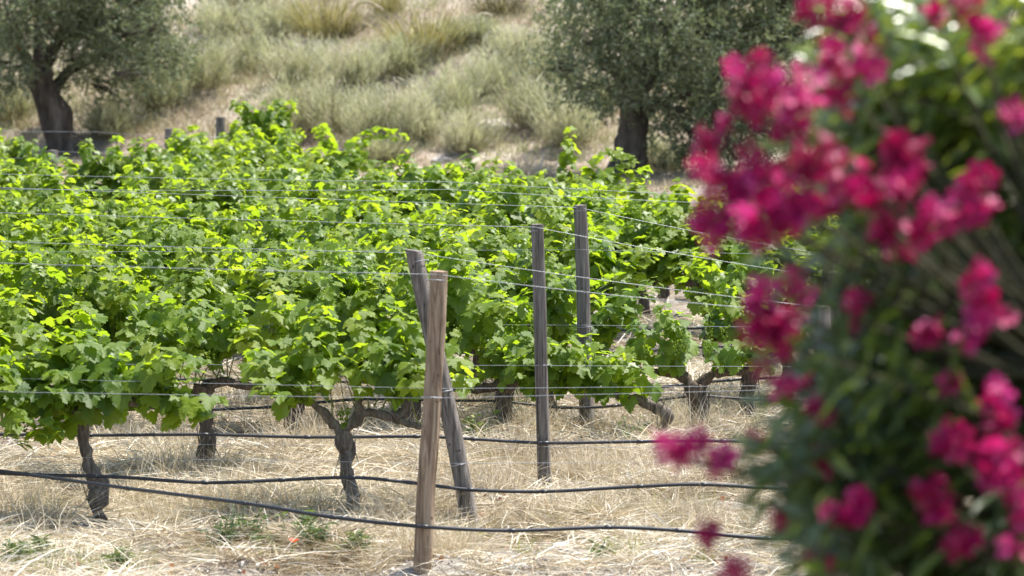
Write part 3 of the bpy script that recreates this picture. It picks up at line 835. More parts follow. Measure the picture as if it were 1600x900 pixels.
so = link('straw_litter', mesh_np('straw_litter', V, F, A), M['straw'], None, 'stuff')
tag(so, 'matted pale dry straw strewn over the soil between the rows', 'straw')
def tuft_field(name, centers, nb, hrange, spread, mat, label, cat, vbase, wid=.0035, lean=.35, green=None):
    parts = []
    for (x, y, s) in centers:
        m = int(nb * s)
        a = NR.random(m) * 2 * np.pi; rr = np.sqrt(NR.random(m)) * spread * s
        px = x + np.cos(a) * rr; py = y + np.sin(a) * rr * .8
        pz = gz(px, py) - .01
        d = np.stack([np.cos(a) * lean * rr / (spread * s) + NR.normal(0, .22, m), np.sin(a) * lean * rr / (spread * s) + NR.normal(0, .22, m), np.ones(m)], 1)
        L = NR.uniform(hrange[0], hrange[1], m) * (.6 + .5 * s)
        bend = np.stack([NR.normal(0, .3, m), NR.normal(0, .3, m), -np.abs(NR.normal(.25, .2, m))], 1)
        var = np.clip(vbase + NR.normal(0, .17, m), 0, 1)
        parts.append(blades(np.stack([px, py, pz], 1), unit(d), L, NR.uniform(.7, 1.3, m) * wid, bend, 4, var))
    V, F, A = join(parts)
    o = link(name, mesh_np(name, V, F, A), mat, None, 'stuff')
    return tag(o, label, cat)
cs = []
for Yr in (Y2, Y3, Y4, Y4 + 1.6, Y4 + 3.4):
    for _ in range(46 if Yr < 24 else 40):
        y = Yr + R.gauss(0, .28); cs.append((R.uniform(-1, 1) * (.134 * y + 1.0), y, R.uniform(.35, 1.0)))
for _ in range(60):
    y = R.uniform(19, 27); cs.append((R.uniform(-1, 1) * (.134 * y + 1.0), y, R.uniform(.25, .6)))
for px, py in [(318, 748), (663, 890), (735, 826), (855, 766), (921, 672), (790, 678), (1036, 692), (1100, 680)]:
    b = ground_at(px, py)
    for _ in range(9):
        cs.append((b.x + R.gauss(0, .22), b.y + R.gauss(.02, .14), R.uniform(.5, 1.1)))
for px, py in [(40, 830), (70, 855), (20, 800), (250, 820), (300, 800), (420, 810), (480, 820), (600, 800), (780, 730), (840, 740), (900, 745), (960, 740), (1030, 760), (1080, 770), (960, 800), (1060, 820), (760, 640), (820, 640), (440, 700), (360, 720), (240, 700), (180, 690)]:
    b = ground_at(px, py)
    for _ in range(3):
        cs.append((b.x + R.gauss(0, .18), b.y + R.gauss(.02, .12), R.uniform(.6, 1.2)))
va, vb_ = ground_at(152, 822), ground_at(556, 812)
cs = [c for c in cs if not any(abs(c[0] - v.x) < .20 and -.75 < c[1] - v.y < .1 for v in (va, vb_, P1[0], P2[0], P3[0], P4[0]))]
tuft_field('dry_grass', cs, 150, (.10, .38), .17, M['straw'], 'tufts of standing dry grass along the vine rows', 'dry grass', .58)
cs = []
for px, py, s in [(250, 815, .9), (300, 820, .8), (340, 815, .7), (380, 812, .8), (420, 800, .6), (500, 800, .9), (470, 812, .8), (580, 800, .6), (90, 800, .7), (230, 790, .6), (690, 830, .6), (780, 832, .7), (1000, 800, 1.0), (1040, 810, .7), (930, 830, .7),
                  (870, 838, .6), (760, 740, .6), (950, 735, .6), (1100, 790, .6), (560, 740, .5), (1130, 640, .9), (1010, 628, .9), (960, 620, .8), (1060, 640, .8), (720, 590, .9), (690, 600, .8), (1190, 640, .8), (640, 850, .5), (20, 895, .7), (60, 898, .6), (160, 896, .6), (220, 885, .5), (330, 890, .6), (440, 890, .7), (540, 885, .6), (600, 880, .5), (720, 870, .6), (830, 880, .5), (980, 880, .6), (1100, 880, .6), (20, 870, .6), (120, 890, .5), (1050, 850, .5)]:
    b = ground_at(px, py); cs.append((b.x, b.y, s))
tuft_field('green_grass', cs, 120, (.08, .26), .15, M['weed'], 'yellowish green grass growing in patches under the vines', 'grass', .72)

# crumbs of pale soil between the straw
def crumbs(n):
    oc = np.array([(1, 0, 0), (-1, 0, 0), (0, 1, 0), (0, -1, 0), (0, 0, 1), (0, 0, -1), (.7, .6, .5), (-.6, .7, .4)], float)
    tf = np.array([(0, 6, 4), (6, 2, 4), (2, 7, 4), (7, 1, 4), (1, 3, 4), (3, 0, 4), (2, 0, 5), (1, 2, 5), (3, 1, 5), (0, 3, 5), (0, 2, 6), (2, 1, 7)], dtype=np.int32)
    x, y = scatter(n, 17.5, 27.0)
    kp = vnoise(x / .9 + 3, y / .9 + 8) > -.05
    x, y = x[kp], y[kp]; m = len(x)
    S = NR.uniform(.004, .016, m) * NR.uniform(.6, 1.3, m)
    Mx = frames(NR.normal(size=(m, 3)), NR.normal(size=(m, 3))) * (S[:, None] * NR.uniform(.6, 1.3, (m, 3)))[:, None, :]
    return stamp(oc, tf, Mx, np.stack([x, y, gz(x, y) + .004], 1), NR.random(m))
def litter(n):
    T = np.array([(0, 0, 0), (-.5, .4, .15), (-.35, .9, .0), (.1, 1.1, .2), (.5, .7, -.05), (.4, .25, .18)])
    tf = np.array([(0, 2, 1), (0, 3, 2), (0, 4, 3), (0, 5, 4)], dtype=np.int32)
    x, y = scatter(n, 17.5, 26.0)
    S = NR.uniform(.010, .030, n)
    Mx = frames(NR.normal(size=(n, 3)), NR.normal(size=(n, 3)) * .6 + np.array([0, 0, 1.0])) * S[:, None, None]
    return stamp(T, tf, Mx, np.stack([x, y, gz(x, y) + NR.uniform(.02, .05, n)], 1), NR.random(n))
V, F, A = litter(2600)
tag(link('leaf_litter', mesh_np('leaf_litter', V, F, A), M['brownleaf'], None, 'stuff'), 'crumbled brown dead leaf bits among the straw', 'leaf litter')
V, F, A = crumbs(20000)
tag(link('soil_crumbs', mesh_np('soil_crumbs', V, F, A, smooth=False), M['stone'], None, 'stuff'), 'loose pale crumbs of soil scattered between the straw', 'soil')

# ------------------------------------------------------------------ small things on the ground
def stone(px, py, size, label, seed, group=None, flat=.65, name='stone'):
    rg = random.Random(seed)
    b = ground_at(px, py) if py > 300 else None
    b.z = gz1(b.x, b.y)
    import bmesh
    bm = bmesh.new(); bmesh.ops.create_icosphere(bm, subdivisions=2, radius=size)
    sx, sy, sz = rg.uniform(.8, 1.3), rg.uniform(.7, 1.1), flat * rg.uniform(.8, 1.2)
    for v in bm.verts:
        nn = mnoise.noise(v.co * (1.1 / size) + Vector((seed, 0, 0))); nn2 = mnoise.cell(v.co * (1.6 / size) + Vector((0, seed, 0)))
        v.co *= 1 + .28 * nn + .12 * nn2
        v.co = Vector((v.co.x * sx, v.co.y * sy, v.co.z * sz))
    me = bpy.data.meshes.new('stone'); bm.to_mesh(me); bm.free()
    o = link(name, me, M['stone'])
    o.location = (b.x, b.y, b.z + size * flat * .35); o.rotation_euler = (0, 0, rg.uniform(0, 6))
    return tag(o, label, 'stone', group)
stone(778, 785, .035, 'pale upright stone lying beside the foot of the slim post', 1, flat=1.3)
stone(797, 786, .028, 'smaller tilted stone next to the pale upright stone', 2, flat=.9)
stone(872, 866, .062, 'largest pale stone on the straw in front of the hose', 3)
stone(1140, 560 + 290, .05, 'pale stone near the lowest single pink flower', 4)
stone(1030, 880, .045, 'white stone at the bottom edge left of the oleander', 5)
for i in range(46):
    px = R.uniform(0, 1180); py = R.choice((R.uniform(800, 897), R.uniform(836, 897), R.uniform(700, 800)))
    stone(px, py, R.uniform(.010, .026), 'small pale lump of limestone lying among the straw', 50 + i, group='small limestone lumps on the soil')
def stick(pts_px, r, label, hgt=.03, name='dry_stick', mat='stick'):
    P = []
    for (x, y) in pts_px:
        b = ground_at(x, y); b.z = gz1(b.x, b.y) + hgt + R.uniform(-.005, .02); P.append(b)
    V, F = tube(P, [r * (1 - .5 * i / (len(P) - 1)) for i in range(len(P))], n=6, wob=.2, sub=3)
    return tag(link(name, mesh_np(name, V, F), M[mat]), label, 'stick')
stick([(433, 898), (424, 868), (416, 845), (405, 832)], .008, 'bent bleached stick lying among blue green weeds', .05)
stick([(340, 890), (358, 868), (375, 874), (400, 892)], .004, 'thin forked dry stem left of the bent bleached stick', .05)
stick([(290, 845), (340, 832)], .004, 'straight dry stem lying on straw left of the weeds', .06)
stick([(1090, 870), (1130, 842), (1150, 836)], .010, 'pale curved stick by the oleander', .03)
stick([(540, 748), (552, 728), (560, 706)], .011, 'short orange lichened stub at the forked vine trunk', .16, name='lichened_stub', mat='bark')
def weed(px, py, h, n, label, seed, vb=.25, name='weed_plant', mat='weed', wid=.010):
    """small leafy weed: stems (part) with leaves"""
    b = ground_at(px, py); b.z = gz1(b.x, b.y)
    rg = np.random.default_rng(seed)
    root = empty(name, b, label, 'weed', 'weeds in the foreground')
    st, lv = [], []
    for i in range(n):
        a = rg.uniform(0, 6.28); ln = rg.uniform(.1, .5); L = h * rg.uniform(.6, 1.1)
        d = np.array([math.cos(a) * ln, math.sin(a) * ln, 1.0]); d /= np.linalg.norm(d)
        p0 = np.array([rg.normal(0, .03), rg.normal(0, .03), -.01])
        V, F = tube([p0, p0 + d * L * .5 + np.array([0, 0, .01]), p0 + d * L], [.003, .0025, .001], n=4)
        st.append((V, F, np.full(len(V), .4)))
        m = 14
        t = rg.random(m); P = p0 + d * (L * t)[:, None]
        az = rg.random(m) * 6.28
        D = unit(np.stack([np.cos(az), np.sin(az), rg.uniform(-.1, .9, m)], 1))
        lv.append(blades(P, D, rg.uniform(.03, .08, m), np.full(m, wid) * rg.uniform(.6, 1.3, m), np.stack([np.zeros(m), np.zeros(m), -rg.uniform(0, .4, m)], 1), 4, np.clip(rg.normal(vb, .15, m), 0, 1), rg, (.3, 1, .8, .05)))
    V, F, A = join(st); link('stem', mesh_np('weed_stem', V, F, A), M[mat], root)
    V, F, A = join(lv); link('foliage', mesh_np('weed_leaves', V, F, A), M[mat], root, 'stuff')
    return root
weed(350, 868, .20, 14, 'blue green thistle-like weed left of the bent stick', 1, .05)
weed(385, 862, .21, 14, 'blue green weed under the white seed head', 2, .1)
weed(415, 874, .17, 12, 'leafy weed touching the bent bleached stick', 3, .2)
weed(470, 868, .20, 14, 'green weed with the red poppy among its leaves', 4, .3)
weed(500, 878, .18, 12, 'greyish green weed right of the red poppy', 5, .1)
weed(690, 842, .12, 7, 'green weed growing at the brown post near the hose', 6, .35)
weed(735, 850, .10, 7, 'low green weed right of the brown post foot', 7, .35)
weed(1000, 705, .26, 7, 'upright green seedling before the bare-armed vine', 8, .4, wid=.016)
weed(812, 650, .30, 6, 'slender green weed left of the slim post', 9, .4, wid=.014)
weed(60, 880, .16, 12, 'pale green weed at the bottom left corner', 10, .3)
weed(930, 885, .10, 7, 'low green weed at the bottom edge under the hose', 11, .3)
weed(745, 700, .2, 6, 'broad-leaved weed between brown post and leaning post', 12, .45, wid=.03)
weed(30, 893, .15, 12, 'tangled pale green weed patch at the lower left edge', 21, .3)
weed(180, 890, .15, 12, 'grey green weed tuft on straw below the swollen trunk', 22, .3)
weed(560, 884, .15, 12, 'sparse green weed on pale soil left of the brown post foot', 23, .3)
def poppy(px, py, label, seed):
    b = ground_at(px, py); b.z = gz1(b.x, b.y)
    root = empty('poppy', b, label, 'flower')
    V, F = tube([(0, 0, -.01), (.005, 0, .06), (.01, 0, .11)], .0015, n=5)
    link('stem', mesh_np('poppy_stem', V, F, np.full(len(V), .3)), M['weed'], root)
    for k in range(4):
        a = k * 1.571 + seed
        T = np.array([(0, 0, 0), (-.014, .012, .006), (-.016, .024, .014), (0, .030, .018), (.016, .024, .014), (.014, .012, .006)])
        c, s = math.cos(a), math.sin(a)
        W = np.stack([T[:, 0] * c - T[:, 1] * s + .01, T[:, 0] * s + T[:, 1] * c, T[:, 2] + .11], 1)
        link('petal', mesh_np('poppy_petal', W, np.array([(0, i + 1, i + 2) for i in range(4)]), np.full(6, .5)), M['poppy'], root)
poppy(455, 888, 'small red poppy among the foreground weeds', .3)
b = ground_at(373, 845); b.z = gz1(b.x, b.y)
dc = empty('seed_head', b, 'round white fluffy seed head above the blue green weed', 'seed head')
V, F = tube([(0, 0, 0), (.004, 0, .04), (0, 0, .075)], .0015, n=5); link('stem', mesh_np('seed_stem', V, F, np.full(len(V), .4)), M['weed'], dc)
q = unit(NR.normal(size=(160, 3)))
V, F, A = blades(q * .002 + np.array([0, 0, .078]), q, np.full(160, .020), np.full(160, .005), q * 0, 3, np.full(160, .5), NR, (.2, .3, 1))
link('fluff', mesh_np('seed_fluff', V, F, A), M['fluff'], dc, 'stuff')
def dry_leaf(px, py, label, seed, s=.05):
    b = ground_at(px, py); b.z = gz1(b.x, b.y) + .05
    T, F = GT[seed % 6]
    T = T.copy(); T[:, 2] += .5 * T[:, 0] ** 2 + .3 * np.sin(T[:, 1] * 5)
    o = link('dry_leaf', mesh_np('dry_leaf', T * s, F, np.full(len(T), R.random())), M['brownleaf'])
    o.location = b; o.rotation_euler = (R.uniform(.6, 1.2), R.uniform(-.3, .3), R.uniform(0, 6))
    tag(o, label, 'leaf')
dry_leaf(755, 822, 'curled red brown dead leaf right of the leaning post foot', 1, .06)
dry_leaf(548, 610 + 110, 'small brown dead leaf caught near the forked vine', 2, .035)
dry_leaf(262, 655, 'reddish dead leaf on straw left of the shaggy trunk', 3, .04)
dry_leaf(480, 742, 'orange brown dead leaf on straw beneath the forked vine', 4, .04)

# ------------------------------------------------------------------ hillside vegetation
def hill_pt(px, py):
    """first hit of the pixel ray with the terrain"""
    d = ray(px, py); Y = 56.0
    while Y < 130:
        p = Vector((0, 0, CAMH)) + d * (Y / d.y)
        if gz1(p.x, p.y) > p.z:
            return Vector((p.x, p.y, gz1(p.x, p.y)))
        Y += .1
    return Vector((p.x, p.y, gz1(p.x, p.y)))
def hill_stuff():
    parts = []
    n = 210000
    y = NR.uniform(58, 92, n); x = (NR.random(n) * 2 - 1) * (.1335 * y + 4)
    t = y - foot(x)
    dens = vnoise(x / 1.1 + 40, y / 1.1) + .6 * vnoise(x / .35, y / .35 + 17)
    kp = (dens > np.where(t > 1.0, -.32, -.2))
    x, y, t = x[kp], y[kp], t[kp]; m = len(x)
    z = gz(x, y) - .02
    d = np.stack([NR.normal(0, .35, m), NR.normal(0, .35, m), np.ones(m)], 1)
    L = NR.uniform(.10, .46, m) * np.where(t > 1.5, 1.0, .55)
    patch = vnoise(x / 2.2 + 7, y / 1.6 + 3)
    var = np.clip(np.where(t > 1.2, .40 + .8 * patch + .5 * vnoise(x / .6 + 2, y / .5), .28 + .2 * patch) + NR.normal(0, .18, m), 0, 1)
    bend = np.stack([NR.normal(0, .35, m), NR.normal(0, .35, m), -np.abs(NR.normal(.3, .2, m))], 1)
    parts.append(blades(np.stack([x, y, z], 1), unit(d), L, NR.uniform(.008, .018, m), bend, 4, var))
    # taller feathery growth in drifts
    n = 130000
    y = NR.uniform(64, 90, n); x = (NR.random(n) * 2 - 1) * (.1335 * y + 4)
    t = y - foot(x)
    dens = vnoise(x / 1.7 + 11, y / 1.5 + 30) + .5 * vnoise(x / .5 + 3, y / .5)
    kp = (dens > -.10) & (t > 1.2)
    x, y, dens = x[kp], y[kp], dens[kp]; m = len(x)
    d = np.stack([NR.normal(0, .3, m), NR.normal(0, .3, m), np.ones(m)], 1)
    var = np.clip(.66 + .5 * vnoise(x / 2.6, y / 2.0) + NR.normal(0, .2, m), 0, 1)
    bend = np.stack([NR.normal(0, .3, m), NR.normal(0, .3, m), -np.abs(NR.normal(.22, .15, m))], 1)
    parts.append(blades(np.stack([x, y, gz(x, y) - .02], 1), unit(d), NR.uniform(.12, .5, m) * (.7 + dens), NR.uniform(.007, .013, m), bend, 4, var))
    return join(parts)
V, F, A = hill_stuff()
hs = link('hillside_grass', mesh_np('hillside_grass', V, F, A), M['hill_grass'], None, 'stuff')
tag(hs, 'dry wild grass covering the slope behind the vineyard', 'grass')
def bush(name, px, py, w, h, nb, mat, label, cat, seed, vb=.5, wid=.0105, group=None, lean=.6, droop=.2, vs_=.24, fine=False):
    p = hill_pt(px, py)
    rg = np.random.default_rng(seed)
    root = empty(name, p, label, cat, group)
    st = []
    for i in range(7):
        a = rg.uniform(0, 6.28); q = .45 * w * rg.random()
        V, F = tube([(0.05 * math.cos(a), .05 * math.sin(a), -.12), (q * math.cos(a) * .6, q * math.sin(a) * .6, h * .35), (q * math.cos(a) * 1.2, q * math.sin(a) * 1.2, h * .75)], [.012, .008, .003], n=4)
        st.append((V, F, np.full(len(V), .12)))
    V, F, A = join(st); link('stem', mesh_np('bush_stem', V, F, A), M[mat], root)
    a = rg.random(nb) * 6.283; rr = np.sqrt(rg.random(nb))
    lump = .75 + .35 * np.sin(3 * a + seed) * rr + .2 * np.sin(7 * a + 2 * seed)
    P = np.stack([np.cos(a) * rr * w * .28, np.sin(a) * rr * w * .28, np.zeros(nb)], 1)
    rise = rg.random(nb) ** 1.3 * .62 * h
    d = unit(np.stack([np.cos(a) * rr * lean + rg.normal(0, .24, nb), np.sin(a) * rr * lean + rg.normal(0, .24, nb), np.ones(nb)], 1))
    P = P + d * rise[:, None]; P[:, 2] -= .05
    L = h * rg.uniform(.25, .60, nb) * lump
    bend = np.stack([np.cos(a) * rr * .2 + rg.normal(0, .18, nb), np.sin(a) * rr * .2 + rg.normal(0, .18, nb), -np.abs(rg.normal(droop, .15, nb))], 1)
    var = np.clip(rg.normal(vb, vs_, nb), 0, 1)
    if fine:
        up_ = rg.random(nb) ** .8
        wide = .30 + .75 * np.sin(np.clip(up_ * 2.6, 0, 2.9)) * .75
        P = np.stack([np.cos(a) * rr * w * .5 * wide * lump, np.sin(a) * rr * w * .5 * wide * lump, up_ * h * (1.05 - .4 * rr) * lump], 1)
        d = unit(np.stack([np.cos(a) * .35 + rg.normal(0, .3, nb), np.sin(a) * .35 + rg.normal(0, .3, nb), np.ones(nb)], 1))
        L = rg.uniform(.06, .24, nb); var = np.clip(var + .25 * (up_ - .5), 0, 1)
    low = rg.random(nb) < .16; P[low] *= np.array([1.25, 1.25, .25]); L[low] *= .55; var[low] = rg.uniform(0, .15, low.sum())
    seedy = rg.random(nb) < .10; L[seedy] *= 1.3; var[seedy] = rg.uniform(.85, 1, seedy.sum())
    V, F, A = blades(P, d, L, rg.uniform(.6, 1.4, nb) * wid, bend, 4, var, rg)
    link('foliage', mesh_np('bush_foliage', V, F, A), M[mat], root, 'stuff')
    return root
# grey green feathery shrubs: px, py(base), width m, height m
SH = [(250, 175, 1.3, 1.1, 'left of the straw bank by the left olive'), (320, 140, 1.5, 1.3, 'in the gap right of the left olive crown'), (395, 120, 1.6, 1.3, 'above the tall vine shoot'),
      (450, 215, 1.7, 1.5, 'right of the tall vine shoot'), (520, 215, 1.6, 1.5, 'above the bowed far vine'), (585, 225, 1.5, 1.3, 'left of the thin stake'), (470, 130, 1.5, 1.1, 'under the left tussock'),
      (560, 130, 1.4, 1.0, 'between the two tussocks'), (650, 220, 1.4, 1.3, 'right of the thin stake'), (705, 190, 1.5, 1.3, 'below the right tussock'), (730, 240, 1.1, .9, 'left of the white rock'),
      (770, 150, 1.4, 1.0, 'above the white rock'), (835, 200, 1.4, 1.2, 'right of the white rock'), (890, 230, 1.3, 1.3, 'left of the right olive trunk'), (860, 140, 1.2, 1.0, 'under the right olive crown edge'),
      (925, 185, 1.1, 1.0, 'beside the right olive trunk'), (630, 120, 1.2, .9, 'just under the right tussock'), (350, 60, 1.4, 1.0, 'high between left olive and left tussock'), (430, 60, 1.2, .9, 'below the dark clump at the top edge'),
      (1010, 262, .8, .6, 'at the foot of the right olive'), (1040, 268, .9, .5, 'right of the right olive foot'), (170, 215, 1.2, .9, 'behind the left olive trunk'), (20, 190, 1.3, .9, 'left of the left olive trunk'),
      (595, 260, 1.0, .6, 'low by the bare patch under the stake'), (810, 100, 1.3, .8, 'left of the right olive top'), (740, 70, 1.1, .6, 'right of the right tussock')]
for i, (px, py, w, h, lab) in enumerate(SH):
    bush('shrub', px, py, w * 1.3, h * .9, 4600, 'hill_shrub', 'grey green feathery shrub on the slope %s' % lab, 'shrub', 500 + i, vb=.20 + .55 * R.random(), group='feathery shrubs on the slope', fine=True, wid=.012)
bush('grass_tussock', 508, 62, 1.25, 1.15, 1800, 'tussock', 'big olive yellow grass tussock at the top edge of the slope', 'tussock', 600, vb=.6, lean=.7, group='grass tussocks on the slope')
bush('grass_tussock', 665, 92, 1.45, 1.25, 2000, 'tussock', 'broad yellow green tussock in the upper middle of the slope', 'tussock', 601, vb=.62, lean=.8, group='grass tussocks on the slope')
bush('grass_tussock', 605, 20, .8, .6, 900, 'tussock', 'small green tussock at the top edge between the large ones', 'tussock', 602, vb=.55, group='grass tussocks on the slope')
bush('grass_tussock', 385, 28, 1.3, .8, 1500, 'tussock', 'dark grey withered clump at the top edge near the left olive', 'tussock', 603, vb=.06, group='grass tussocks on the slope', vs_=.08)
bush('grass_tussock', 780, 26, 1.2, .7, 1300, 'tussock', 'dark withered clump at the top edge right of the middle', 'tussock', 604, vb=.08, group='grass tussocks on the slope', vs_=.08)
bush('grass_tussock', 800, 112, 1.0, .5, 900, 'tussock', 'low dark clump left of the right olive crown', 'tussock', 605, vb=.18, group='grass tussocks on the slope')
bush('grass_tussock', 540, 60, .7, .5, 600, 'tussock', 'dark stubble clump at the foot of the left tussock', 'tussock', 606, vb=.05, group='grass tussocks on the slope', vs_=.08)
bush('grass_tussock', 640, 90, .8, .45, 600, 'tussock', 'dark stubble clump at the foot of the broad tussock', 'tussock', 607, vb=.05, group='grass tussocks on the slope', vs_=.08)
bush('grass_tussock', 820, 280, 1.6, .45, 1500, 'straw', 'golden straw tuft beyond the far right vines', 'tussock', 608, vb=.55, group='grass tussocks on the slope')
bush('grass_tussock', 770, 285, 1.2, .35, 1000, 'straw', 'second golden straw tuft left of the first beyond the vines', 'tussock', 609, vb=.55, group='grass tussocks on the slope')
def rock(px, py, size, label, seed, flat=.5):
    p = hill_pt(px, py); rg = random.Random(seed)
    import bmesh
    bm = bmesh.new(); bmesh.ops.create_icosphere(bm, subdivisions=3, radius=size)
    for v in bm.verts:
        v.co *= 1 + .35 * mnoise.noise(v.co * (1.0 / size) + Vector((seed, 0, 0))) + .12 * mnoise.cell(v.co * (2.4 / size))
        v.co.z *= flat; v.co.x *= 1.35
    me = bpy.data.meshes.new('rock'); bm.to_mesh(me); bm.free()
    o = link('rock', me, M['stone']); o.location = (p.x, p.y, p.z + size * flat * .3)
    tag(o, label, 'rock')
rock(775, 205, .30, 'flat white rock half hidden in grass on the slope', 3)
rock(690, 252, .13, 'low pale rock at the foot of the slope behind vines', 4)
rock(560, 285, .12, 'pale rock on bare soil below the bowed far vine', 5)
rock(215, 190, .18, 'small pale rock on the straw bank right of the left olive', 6)
def hstick(a, b, r, label, name='dry_branch'):
    p, q = hill_pt(*a), hill_pt(*b)
    p.z += .25; q.z += .25
    mid = (p + q) / 2 + Vector((0, 0, .1))
    for e in (p, q):
        pass
    V, F = tube([p + Vector((0, 0, -.3)), p, mid, q], [r, r, r * .8, r * .5], n=6, sub=3, wob=.2)
    tag(link(name, mesh_np(name, V, F), M['stick']), label, 'branch')
hstick((558, 28), (600, 40), .03, 'pale fallen branch between the two big tussocks')
hstick((738, 55), (770, 46), .03, 'pale fallen branch right of the broad tussock')
hstick((757, 80), (790, 82), .03, 'pale dead stem above the low dark clump')
hstick((640, 82), (655, 62), .02, 'thin pale stems leaning on the broad tussock')
p = hill_pt(616, 190)
V, F = tube([(p.x, p.y, p.z - .2), (p.x + .01, p.y, p.z + .35), (p.x, p.y, p.z + .78)], .018, n=6)
tag(link('thin_stake', mesh_np('stake', V, F), M['post_grey']), 'thin dark stake standing in the middle of the slope', 'stake')

# ------------------------------------------------------------------ olive trees
def olive(name, base, trunk, trad, limbs, blobs, nleaf, label, seed, holes=()):
    """trunk: local polyline; limbs: polylines; blobs: (x,y,z,r,weight) crown clump centres"""
    root = empty(name, base, label, 'tree', 'olive trees at the foot of the slope')
    rg = np.random.default_rng(seed); rp = random.Random(seed)
    V, F = tube([Vector(t) for t in trunk], trad, n=18, wob=.42, seed=seed, sub=6)
    tr = link('trunk', mesh_np('olive_trunk', V, F), M['olive_bark'], root)
    for li, (pts, r0) in enumerate(limbs):
        V, F = tube([Vector(t) for t in pts], [r0 * (1 - .6 * i / (len(pts) - 1)) for i in range(len(pts))], n=9, wob=.3, seed=seed + li, sub=4)
        link('limb', mesh_np('olive_limb', V, F), M['olive_bark'], tr)
    # twigs inside each clump and leaves along them
    TW = []; LP, LD, LV = [], [], []
    wsum = sum(b[4] for b in blobs)
    for (bx, by, bz, br, bw) in blobs:
        c = np.array([bx, by, bz])
        ntw = max(6, int(nleaf * bw / wsum / 16))
        o = unit(rg.normal(size=(ntw, 3))) * (rg.random(ntw) ** .5 * br * 1.08)[:, None] * np.array([1, 1, .85])
        o = o[[mnoise.noise(Vector(tuple((c + q) * 1.9))) + .25 * mnoise.noise(Vector(tuple((c + q) * 5))) > -.16 for q in o]]; ntw = len(o)
        if ntw < 2:
            continue
        for k in range(ntw):
            p0 = c + o[k]
            d = o[k] / br * .6 + rg.normal(0, .5, 3) + np.array([0, 0, -.25]); d /= np.linalg.norm(d)
            L = rg.uniform(.25, .55)
            m = 16
            t = rg.random(m)
            pts = p0 + d * (L * t)[:, None] + np.array([0, 0, -.15]) * (t ** 2)[:, None] * L
            LP.append(pts)
            LD.append(unit(d * .7 + rg.normal(0, .6, (m, 3))))
            LV.append(np.clip(rg.normal(.42, .15, m), 0, 1))
            if k % 3 == 0:
                TW.append(np.array([p0 - d * .1, p0 + d * L]))
        for k in range(5):
            q = c + o[k % ntw]
            V, F = tube([c * .75 + np.array(trunk[-1]) * .25, c + rg.normal(0, .1, 3), q], [.025, .015, .005], n=4)
            link('twig', mesh_np('olive_twig', V, F), M['olive_bark'], root)
    P = np.concatenate(LP); D = np.concatenate(LD); A = np.concatenate(LV)
    n = len(P)
    V, F, A = blades(P, D, rg.uniform(.06, .11, n), rg.uniform(.020, .034, n), rg.normal(0, .12, (n, 3)), 3, A, rg, (.25, 1, .1))
    link('crown', mesh_np('olive_crown', V, F, A), M['olive_leaf'], root, 'stuff')
    return root
def blob_px(base, px, py, dy, r, w):
    p = at(px, py, base.y + dy)
    return (p.x - base.x, p.y - base.y, p.z - base.z, r, w)
bL = hill_pt(112, 243); 
tl = lambda px, py, dy=0: tuple(at(px, py, bL.y + dy) - bL)
bl = []
rp = random.Random(5)
for px, py, r in [(20, 40, .75), (90, 10, .8), (170, 20, .8), (240, 40, .65), (130, 70, .55), (190, 85, .6), (250, 95, .5), (215, 130, .42), (10, 85, .45), (-5, 140, .3), (-40, 60, .8), (60, -40, .9), (150, -50, .9),
                  (235, -30, .7), (-60, -20, .9), (100, -110, 1.0), (190, -110, .8), (20, -110, .9), (262, 65, .35), (175, 118, .32), (70, 40, .5), (-70, 130, .6), (120, 35, .6), (205, 50, .6)]:
    for q in range(2):
        bl.append(blob_px(bL, px + rp.gauss(0, 8), py + rp.gauss(0, 8), rp.uniform(-1.6, 1.6), r * rp.uniform(.8, 1.05), r * r))
olive('olive_tree', bL, [tl(112, 262), tl(110, 243), tl(96, 215), tl(82, 175), tl(68, 140), tl(58, 112)], [.62, .46, .31, .26, .25, .2],
      [([tl(66, 125), tl(45, 100), tl(20, 60, -.3), tl(-20, 20, -.5)], .15), ([tl(64, 120), tl(78, 85, .3), (tl(110, 40, .4)), tl(150, 0, .5)], .15), ([tl(80, 150), tl(110, 110, .5), tl(180, 80, .8)], .12), ([tl(62, 115), tl(60, 60), tl(70, 0)], .14)],
      bl, 105000, 'old olive tree with leaning gnarled trunk at the left', 21)
bR = hill_pt(983, 276)
tr_ = lambda px, py, dy=0: tuple(at(px, py, bR.y + dy) - bR)
bl = []
for px, py, r in [(900, 60, .55), (870, 95, .38), (960, 40, .8), (1040, 30, .9), (1120, 40, .9), (1200, 30, .8), (940, 110, .55), (1000, 110, .75), (1080, 110, .85), (1150, 110, .8), (1065, 180, .6), (1130, 185, .65),
                  (1090, 225, .5), (1150, 225, .5), (905, 135, .3), (1210, 120, .7), (1270, 60, .8), (1250, 160, .6), (1000, -40, .9), (1100, -40, 1.0), (1200, -50, .9), (920, -20, .7), (1060, -110, 1.0), (1160, -110, .9), (1290, -30, .7), (1195, 205, .5)]:
    for q in range(2):
        bl.append(blob_px(bR, px + rp.gauss(0, 8), py + rp.gauss(0, 8), rp.uniform(-1.5, 1.6), r * rp.uniform(.8, 1.05), r * r))
olive('olive_tree', bR, [tr_(985, 290), tr_(983, 276), tr_(985, 240), tr_(990, 200), tr_(988, 160), tr_(1000, 120)], [.42, .32, .25, .24, .25, .2],
      [([tr_(990, 170), tr_(960, 110), tr_(910, 60, -.3)], .12), ([tr_(995, 150), tr_(1040, 80, .3), tr_(1100, 20, .5)], .14), ([tr_(992, 180), tr_(1060, 150, -.4), tr_(1150, 110, -.6)], .12), ([tr_(1000, 120), tr_(1005, 60), tr_(1010, -20)], .13)],
      bl, 125000, 'dense olive tree left of the oleander with a dark short trunk', 22)

